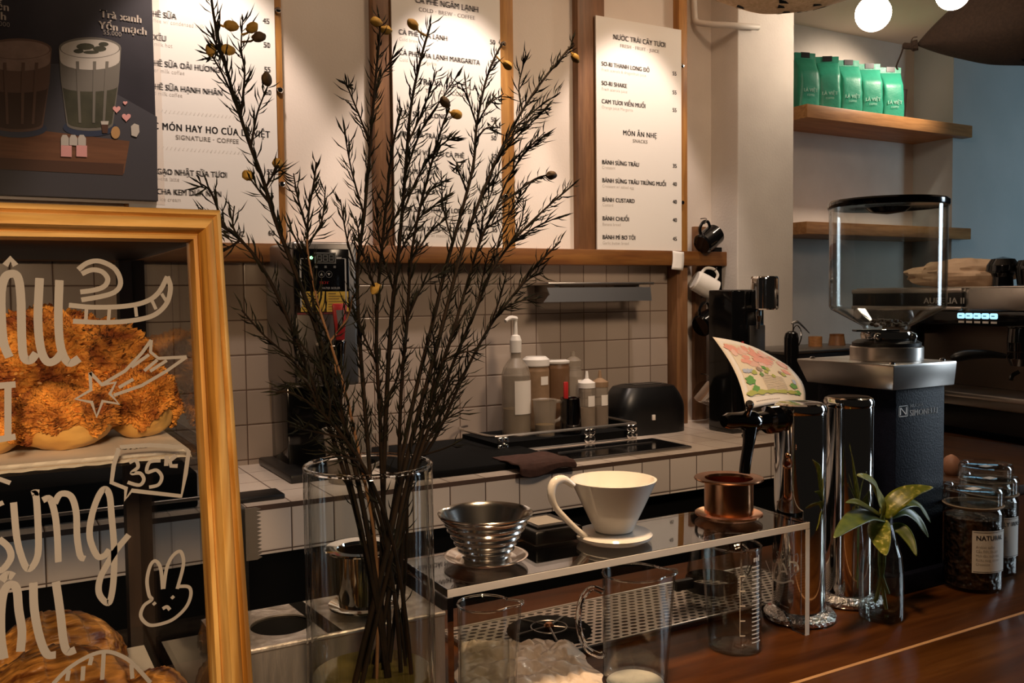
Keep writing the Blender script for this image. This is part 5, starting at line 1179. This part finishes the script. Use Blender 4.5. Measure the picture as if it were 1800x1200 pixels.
m.add([(.0392*math.cos(A0+R(42)+v[0]/.0392), .0392*math.sin(A0+R(42)+v[0]/.0392), .139+v[1]) for v in tm_.v], tm_.f)
m.build('scale_marks', mat('white_marks', (.90, .86, .78), .6), gb, world=False, smooth=False, recalc=False)
s2 = thing('glass_server', 'small tapered glass server with black collar on the drip tray behind the beaker', 'coffee server', (1.075, 1.190, ZC+.0092))
MB().lathe([(0, 0), (.042, 0), (.044, .006), (.042, .04), (.033, .098), (.034, .102), (.031, .098), (.040, .04), (.041, .008), (0, .004)], n=56).build('glass_body', K['glass'], s2, world=False)
MB().lathe([(.0445, .010), (.0447, .028), (.0436, .030), (.0433, .012)], n=48, close=True).build('collar', K['black'], s2, world=False)
glass_handle(s2, .040, .098, -CL, .9)
MB().rbox((-.082, -.006, .018), (-.044, .006, .036), .003, 2).build('collar_grip', K['black'], s2, world=False)

# ================================================================ tap towers, paper print
hammered = noisy('hammered_chrome', (.80, .78, .76), (.84, .82, .80), 30, .08, 1.0, metal=1.0, bscale=110)
def tower(x, y, h, label):
    t = thing('tap_tower', label, 'tap tower', (x, y, ZC), 'chrome tap towers')
    MB().lathe([(0, 0), (.054, 0), (.057, .003), (.057, .009), (.052, .015), (.0425, .018), (0, .018)], n=64).build('base_flange', hammered, t, world=False)
    MB().lathe([(.0405, .0182), (.0405, h-.016), (.0415, h-.014), (.0415, h-.007), (.0395, h-.002), (.035, h), (.030, h-.001), (0, h-.0015)], n=72).build('column', K['chrome'], t, world=False)
    return t
t1 = tower(1.134, 1.046, .352, 'chrome cylinder tap tower with faucet, left of the pair')
tower(1.268, 1.062, .352, 'plain chrome cylinder tower, right of the pair beside the grinder')
zt_ = 1.350
q = PY(1385, 800, 1.006); MB().sphere((q.x, 1.0062, q.z), .0042, 14, 10).build('lock_screw', K['copper'], t1)
fc = MB().tube([(1.094, 1.046, zt_), (1.082, 1.046, zt_), (1.080, 1.046, zt_), (1.062, 1.046, zt_), (1.058, 1.046, zt_), (1.036, 1.046, zt_)], [.015, .018, .022, .022, .015, .013], 24)
fc.tube([(1.040, 1.046, zt_), (1.032, 1.046, zt_), (1.022, 1.046, zt_+.002), (1.000, 1.046, zt_+.004), (.978, 1.046, zt_+.005), (.970, 1.046, zt_+.005)], [.013, .016, .017, .013, .0125, .009], 20)
fc.tube(smoothpath([(1.022, 1.044, zt_-.004), (1.014, 1.038, zt_-.028), (1.004, 1.034, zt_-.056), (1.000, 1.033, zt_-.076)], 5), [.0125, .012, .0115, .0105, .010, .0095, .009, .0088, .0086, .0085, .0085, .0085, .0085, .0085, .0085, .0085], 16)
fo = fc.build('faucet', K['chrome_b'], t1)
MB().tube(smoothpath([(1.010, 1.040, zt_+.010), (1.006, 1.030, zt_+.024), (1.000, 1.022, zt_+.034)], 4), [.006, .0055, .005, .005, .0055, .006, .0065, .0065, .005], 12).build('faucet_lever', K['chrome_b'], fo)

pp = thing('paper_print', 'curled white card with a pink and green watercolour leaning by the tap', 'paper print', (1.15, 1.12, 1.374))
c_tl, c_tr, c_br, c_bl = PY(1253, 592, 1.175), PY(1386, 643, 1.165), PY(1416, 706, 1.105), PY(1312, 720, 1.095)
def prP(u, v, off=0):
    p = c_tl.lerp(c_tr, u).lerp(c_bl.lerp(c_br, u), v)
    # the card bows towards the viewer and its top edge arches
    up = Vector((0, 0, 1)); p = p + up*(.010*math.sin(math.pi*u))*(1-.6*v) + Vector((.010, -.004, 0))*math.sin(math.pi*v)*(1.0) + Vector((-.5, -.75, .35)).normalized()*(-.018*math.sin(math.pi*v)*0+off)
    return p
prm = MB().grid(lambda u, v: prP(u, v), 20, 20).build('card', K['paper'], pp)
md = prm.modifiers.new('t', 'SOLIDIFY'); md.thickness = .0006; md.offset = -1
m = MB(); rn = random.Random(11)
def blob(u, v, ru, rv, mi, lay):
    k = 14; ph = rn.random()*6
    pts = [prP(u, v, lay)]+[prP(u+ru*math.cos(2*math.pi*i/k)*(1+.25*math.sin(3*i+ph)), v+rv*math.sin(2*math.pi*i/k)*(1+.25*math.cos(2*i+ph)), lay) for i in range(k)]
    m.add(pts, [(0, i+1, (i+1) % k+1) for i in range(k)], mi)
m.grid(lambda u, v: prP(.09+.82*u, .07+.78*v, .0005), 12, 12, 0)
for k in range(34): blob(.12+.76*rn.random(), .10+.26*rn.random()**1.2, .04+.04*rn.random(), .03+.03*rn.random(), rn.choice((1, 1, 2, 3)), .0008+.00002*k)
for k in range(8): blob(.30+.4*rn.random(), .38+.16*rn.random(), .03, .03, rn.choice((4, 5, 6)), .0016+.00002*k)
for u, v, s in ((.17, .62, .07), (.82, .66, .06), (.22, .75, .06), (.86, .80, .06), (.27, .50, .04), (.72, .45, .04)): blob(u, v, s, s*.9, 6 if s > .05 else 5, .0019)
for k in range(5): blob(.14+.16*k, .80, .09, .035, 5, .0020)
for k in range(9): m.add([prP(.34+.005*k, .52+.030*k, .0022), prP(.68+.005*k, .52+.030*k, .0022), prP(.68+.005*k, .526+.030*k, .0022), prP(.34+.005*k, .526+.030*k, .0022)], [(0, 1, 2, 3)], 4)
for k in range(3): blob(.14+.05*k, .48, .03, .03, 7, .0018); blob(.85, .52+.03*k, .03, .025, 7, .0018)
for k in range(14): m.add([prP(.18+.028*k, .915, .0010), prP(.195+.028*k, .915, .0010), prP(.195+.028*k, .925, .0010), prP(.18+.028*k, .925, .0010)], [(0, 1, 2, 3)], 4)
m.build('watercolour', [mat('w_cream', (.74, .64, .48), .8), mat('w_pink', (.76, .36, .28), .8), mat('w_rose', (.72, .45, .36), .8), mat('w_blush', (.78, .52, .44), .8), mat('w_line', (.34, .26, .20), .8), mat('w_olive', (.40, .42, .10), .8), mat('w_green', (.13, .32, .07), .8), mat('w_blue', (.42, .48, .60), .8)], pp, smooth=False, recalc=False)

# ================================================================ grinder
gr = thing('coffee_grinder', 'dark navy coffee grinder with steel top and empty clear hopper', 'coffee grinder', (1.433, 1.13, ZC))
MB().rbox((1.365, 1.044, ZC+.012), (1.500, 1.216, 1.380), .0025, 2).build('body', K['navy'], gr)
MB().rbox((1.352, 1.030, ZC), (1.516, 1.232, ZC+.034), .003, 2).build('base', K['navy'], gr)
tp = [(1.341, 1.03), (1.513, 1.03), (1.513, 1.246), (1.341, 1.246)]
vs = [(x, y, 1.424) for x, y in tp]+[(x, y, 1.419) for x, y in tp]+[(1.343, 1.033, 1.3805), (1.511, 1.033, 1.3805), (1.511, 1.222, 1.3805), (1.343, 1.222, 1.3805)]
MB().add(vs, [(3, 2, 1, 0)]+[(a+i, a+(i+1) % 4, a+4+(i+1) % 4, a+4+i) for a in (0, 4) for i in range(4)]+[(8, 9, 10, 11)]).build('top_housing', K['steel'], gr, bevel=.0015)
for x, y in ((1.352, 1.042), (1.500, 1.05), (1.36, 1.225), (1.50, 1.22)): MB().lathe([(.005, 0), (.005, .002), (.0035, .004), (0, .0045)], (x, y, 1.4242), 14).build('screw', K['chrome'], gr)
hx, hy = 1.447, 1.128
MB().lathe([(.064, 1.4245), (.064, 1.448), (.062, 1.4495), (0, 1.4495)], (hx, hy, 0), 56).build('collar', K['steel'], gr)
MB().lathe([(.060, 1.4500), (.0605, 1.456), (.052, 1.461), (0, 1.461)], (hx, hy, 0), 56).build('rubber_ring', K['black'], gr)
cm = MB().lathe([(.044, 1.4615), (.046, 1.470), (.044, 1.476), (0, 1.476)], (hx, hy, 0), 40)
for a in (R(200), R(290), R(20)): cm.sphere((hx+.047*math.cos(a), hy+.047*math.sin(a), 1.467), .008, 12, 8)
cm.build('hopper_clamp', K['chrome'], gr)
MB().box((hx-.060, hy-.012, 1.4765), (hx+.020, hy+.012, 1.4800), M=T(hx, hy, 0) @ RZ(R(-30)) @ T(-hx, -hy, 0)).build('slide_gate', K['black'], gr, bevel=.001)
hop = MB().lathe([(.040, 1.4805), (.042, 1.486), (.098, 1.517), (.1015, 1.523), (.1025, 1.704), (.1005, 1.704), (.0995, 1.524), (.096, 1.5185), (.040, 1.4875), (.038, 1.481)], (hx, hy, 0), 80, close=True).build('hopper', K['glass'], gr)
lm = MB().lathe([(0, 1.7075), (.098, 1.7045), (.1045, 1.704), (.1055, 1.707), (.1055, 1.714), (.102, 1.7175), (.05, 1.7205), (0, 1.721)], (hx, hy, 0), 80); lm.build('hopper_lid', K['gloss'], gr)
MB().lathe([(0, 1.6920), (.03, 1.696), (.040, 1.7040)], (hx, hy, 0), 32).build('lid_knob', K['gloss'], hop)
bb = MB(); rn = random.Random(5)
for k in range(40):
    a = rn.random()*6.28; r = .004+.030*rn.random(); M = T(hx+r*math.cos(a), hy+r*math.sin(a), 1.4865+.010*rn.random()) @ RZ(rn.random()*6) @ RX(rn.random()*3)
    bb.sphere((0, 0, 0), (.0055, .004, .003), 8, 6, M=M)
bo_ = bb.build('coffee_beans', noisy('dark_beans', (.030, .014, .008), (.055, .027, .015), 60, .4)); tag(bo_, 'few dark coffee beans left in the bottom of the grinder hopper', 'coffee beans', kind='stuff')
m = MB(); yF = 1.0435
def gp(x, y): p = PY(x, y, yF); return p.x, p.z
x0, z0 = gp(1580, 733); x1, z1 = gp(1596, 712)
for q in ((x0, z0, x1, z0+.0012), (x0, z1-.0012, x1, z1), (x0, z0, x0+.0012, z1), (x1-.0012, z0, x1, z1), (x0+.003, z0+.003, x0+.0055, z1-.004), (x1-.0055, z0+.004, x1-.003, z1-.003)):
    m.add([(q[0], yF, q[1]), (q[2], yF, q[1]), (q[2], yF, q[3]), (q[0], yF, q[3])], [(0, 1, 2, 3)])
m.add([(x0+.003, yF, z1-.003), (x0+.006, yF, z1-.003), (x1-.003, yF, z0+.003), (x1-.006, yF, z0+.003)], [(0, 1, 2, 3)])
xa, za = gp(1599, 731); text(m, 'SIMONELLI', T(xa, yF, za) @ FRONT, .0155, 0, 'L', 1.0, .05, .02)
xa, za = gp(1600, 716); text(m, 'NUOVA', T(xa, yF, za) @ FRONT, .0085, 0, 'L', 1.1, .04, .06)
m.build('silver_lettering', mat('silver_letters', (.90, .89, .87), .4), gr, smooth=False, recalc=False)

# ================================================================ plant in a bottle
pc = PZ(1549, 1085, ZC)
vb = thing('bottle_vase', 'small clear bottle with water holding a green cutting beside the towers', 'bottle', (pc.x, pc.y, ZC))
MB().lathe([(0, 0), (.030, 0), (.0345, .004), (.035, .012), (.0345, .075), (.031, .105), (.022, .135), (.0165, .155), (.0165, .168), (.0185, .171), (.0165, .173), (.0145, .168), (.0145, .155), (.020, .134), (.029, .104), (.0325, .075), (.033, .012), (0, .006)], n=56).build('bottle_body', K['glass'], vb, world=False)
MB().lathe([(0, .0065), (.0318, .008), (.0320, .075), (.0300, .0925), (0, .092)], n=48).build('water', K['water'], vb, world=False)
def leafmat():
    m = mat('variegated_leaf', (.10, .20, .02), .38); n, l, b = nt(m)
    tc = n.new('ShaderNodeTexCoord'); v = n.new('ShaderNodeTexNoise'); v.inputs['Scale'].default_value = 130; v.inputs['Detail'].default_value = 2; l.new(tc.outputs['Object'], v.inputs['Vector'])
    r = ramp(n, [(.0, (.060, .085, .006)), (.52, (.13, .15, .010)), (.64, (.28, .27, .04)), (.72, (.60, .54, .22))]); l.new(v.outputs[0], r.inputs[0]); l.new(r.outputs[0], b.inputs['Base Color'])
    return m
pg = thing('plant_cutting', 'green variegated leafy cutting standing in the small bottle', 'plant', (pc.x, pc.y, ZC+.02))
lm_ = leafmat(); lm2 = noisy('dark_leaf', (.050, .080, .008), (.12, .15, .016), 60, .4)
sm2 = MB()
LV = [([(1553,908),(1545,878),(1528,846),(1508,836)], 25, .930, 0), ([(1553,908),(1575,880),(1605,862),(1640,856)], 19, .945, 0), ([(1556,910),(1585,896),(1612,912),(1632,944)], 15, .975, 1),
      ([(1550,910),(1520,905),(1492,920),(1466,945)], 20, .925, 1), ([(1550,912),(1545,930),(1550,955),(1557,976)], 20, .915, 0), ([(1548,906),(1525,892),(1505,882),(1487,883)], 11, .96, 1),
      ([(1564,925),(1585,930),(1600,950),(1611,977)], 12, .93, 1), ([(1556,905),(1590,884),(1615,888),(1636,918)], 13, .99, 1)]
crown = PY(1552, 912, pc.y)
for path, w, Yt, dk in LV:
    n = len(path); pts = [PY(x, y, pc.y+(Yt-pc.y)*(i/(n-1))) for i, (x, y) in enumerate(path)]; c = smoothpath(pts, 6); wd = w/1610*1.45*.95
    mb = MB(); vs = []; fs = []; k = len(c)
    for i, p in enumerate(c):
        t_ = (c[min(i+1, k-1)]-c[max(i-1, 0)]).normalized(); view = (EYE-p).normalized(); sd_ = t_.cross((view*.8+Vector((0, 0, .6))).normalized()).normalized(); up = sd_.cross(t_).normalized()
        s = i/(k-1); ww = wd*max(.04, math.sin(math.pi*min(1, .06+.94*s)**.75))**.8
        for j in range(7):
            e = (j-3)/3; vs.append(p+sd_*ww*e+up*(.10*ww*abs(e)*1.5-.06*ww*e*e+.05*ww*math.sin(s*9+e*2)))
    for i in range(k-1):
        for j in range(6): fs.append((i*7+j, i*7+j+1, i*7+j+8, i*7+j+7))
    o = mb.add(vs, fs).build('leaf', lm2 if dk else lm_, pg, recalc=False); md = o.modifiers.new('t', 'SOLIDIFY'); md.thickness = .0007
for k in range(4):
    a = k*1.6; sm2.tube(smoothpath([(pc.x+.012*math.cos(a), pc.y+.012*math.sin(a), ZC+.012+.01*k), (pc.x-.004*math.cos(a), pc.y-.004*math.sin(a), ZC+.09), (crown.x, crown.y, ZC+.165), (crown.x, crown.y, crown.z)], 5), .0028, 8)
sm2.build('stalks', noisy('leaf_stalk', (.12, .18, .03), (.18, .24, .05), 40, .5), pg)

# ================================================================ bean jars
def bean_jar(c, label, word, small):
    r = .0495; h = .150
    t = thing('bean_jar', label, 'jar', (c.x, c.y, ZC), 'bean jars')
    MB().lathe([(0, 0), (r-.006, 0), (r, .006), (r, h-.012), (r-.004, h-.003), (r-.004, h), (r-.0065, h), (r-.0065, h-.004), (r-.0022, h-.012), (r-.0022, .007), (0, .004)], n=64).build('glass_body', K['glass'], t, world=False)
    MB().lathe([(r-.003, h+.0006), (r+.0005, h+.004), (r+.0005, h+.026), (r-.003, h+.0325), (r-.010, h+.031), (r-.012, h+.027), (0, h+.026), (0, h+.0235), (r-.014, h+.0245), (r-.0045, h+.024), (r-.0045, h+.002)], n=64).build('glass_lid', K['glass'], t, world=False)
    MB().lathe([(r-.0062, h-.006), (r+.0008, h-.0002), (r+.0008, h+.0005), (r-.0062, h+.0005)], n=64, close=True).build('seal_ring', mat('tan_seal', (.36, .25, .15), .5), t, world=False)
    MB().lathe([(0, .0072), (r-.0036, .0072), (r-.0036, h-.022), (r-.012, h-.019), (0, h-.016)], n=64).build('coffee_beans', noisy('roast_beans', (.008, .005, .004), (.060, .030, .016), 95, .35, .9, detail=1), t, world=False)
    MB().box((-.012, -.008, h+.0262), (.012, .008, h+.0268)).build('lid_sticker', K['paper'], t, world=False, smooth=False)
    view = Vector((-c.x, -c.y, 0)).normalized(); rt = Vector((view.y*-1, view.x, 0)); a0 = math.atan2(*(view+rt*.75).yx) if True else 0
    rl = r+.0006
    def cyl(x, z, dr=0): a = a0+x/rl; return ((rl+dr)*math.cos(a), (rl+dr)*math.sin(a), z)
    lz0, lz1 = .038, .112; lw = .033
    o = MB().grid(lambda u, v: cyl(-lw+2*lw*u, lz0+(lz1-lz0)*v), 24, 4).build('label', K['label'], t, world=False)
    tm_ = MB(); text(tm_, word, Matrix.Translation((-.027, .096, 0)), .0115, 0, 'L', .95, .06)
    for i, ln in enumerate(small): text(tm_, ln, Matrix.Translation((-.027, .082-.0075*i, 0)), .0062, 1, 'L', .85)
    tl = MB()
    for x0, z0, x1, z1 in ((-lw+.002, lz0+.002, lw-.002, lz0+.0027), (-lw+.002, lz1-.0027, lw-.002, lz1-.002)):
        k = 14
        tl.add([cyl(x0+(x1-x0)*i/k, z, .0005) for z in (z0, z1) for i in range(k+1)], [(i, i+1, k+2+i, k+1+i) for i in range(k)])
    tl.add([cyl(v[0], v[1], .0005) for v in tm_.v], tm_.f); tl.m[-len(tm_.f):] = tm_.m
    tl.build('label_print', [K['ink'], K['ink3']], o, world=False, smooth=False, recalc=False)
    return t
j1 = PZ(1711, 853, ZC+.182); bean_jar(j1, 'front glass bean jar with a label reading natural, beside the grinder', 'NATURAL', ('Arabica coffee', 'Cầu Đất, Đà Lạt', 'Mứt dâu, mật ong', 'Rượu vang, ca cao', 'Chocolate'))
j2 = PZ(1745, 838, ZC+.182); j2 = Vector((j2.x+.012, j2.y+.014, 0)); bean_jar(j2, 'second glass bean jar with a fully washed label, behind the front one', 'FULLY WASHED', ('Arabica', 'Hương hoa', 'Trái cây, trà', 'Ca cao'))
j3 = Vector((j2.x+.105, j2.y+.075, 0)); bean_jar(j3, 'rearmost glass bean jar at the right edge of the photo', 'HONEY', ('Arabica',))
p = PZ(1672, 834, 1.0455)
o = MB().sphere((p.x, p.y, 1.0455+.030), (.024, .024, .036), 28, 18, f=lambda q: (1-.30*max(0, q.z)) if q.z < .95 else .74).build('wooden_drop', noisy('peach_wood', (.42, .20, .12), (.50, .26, .16), 20, .5))
tag(o, 'small peach coloured teardrop ornament behind the front bean jar', 'ornament')
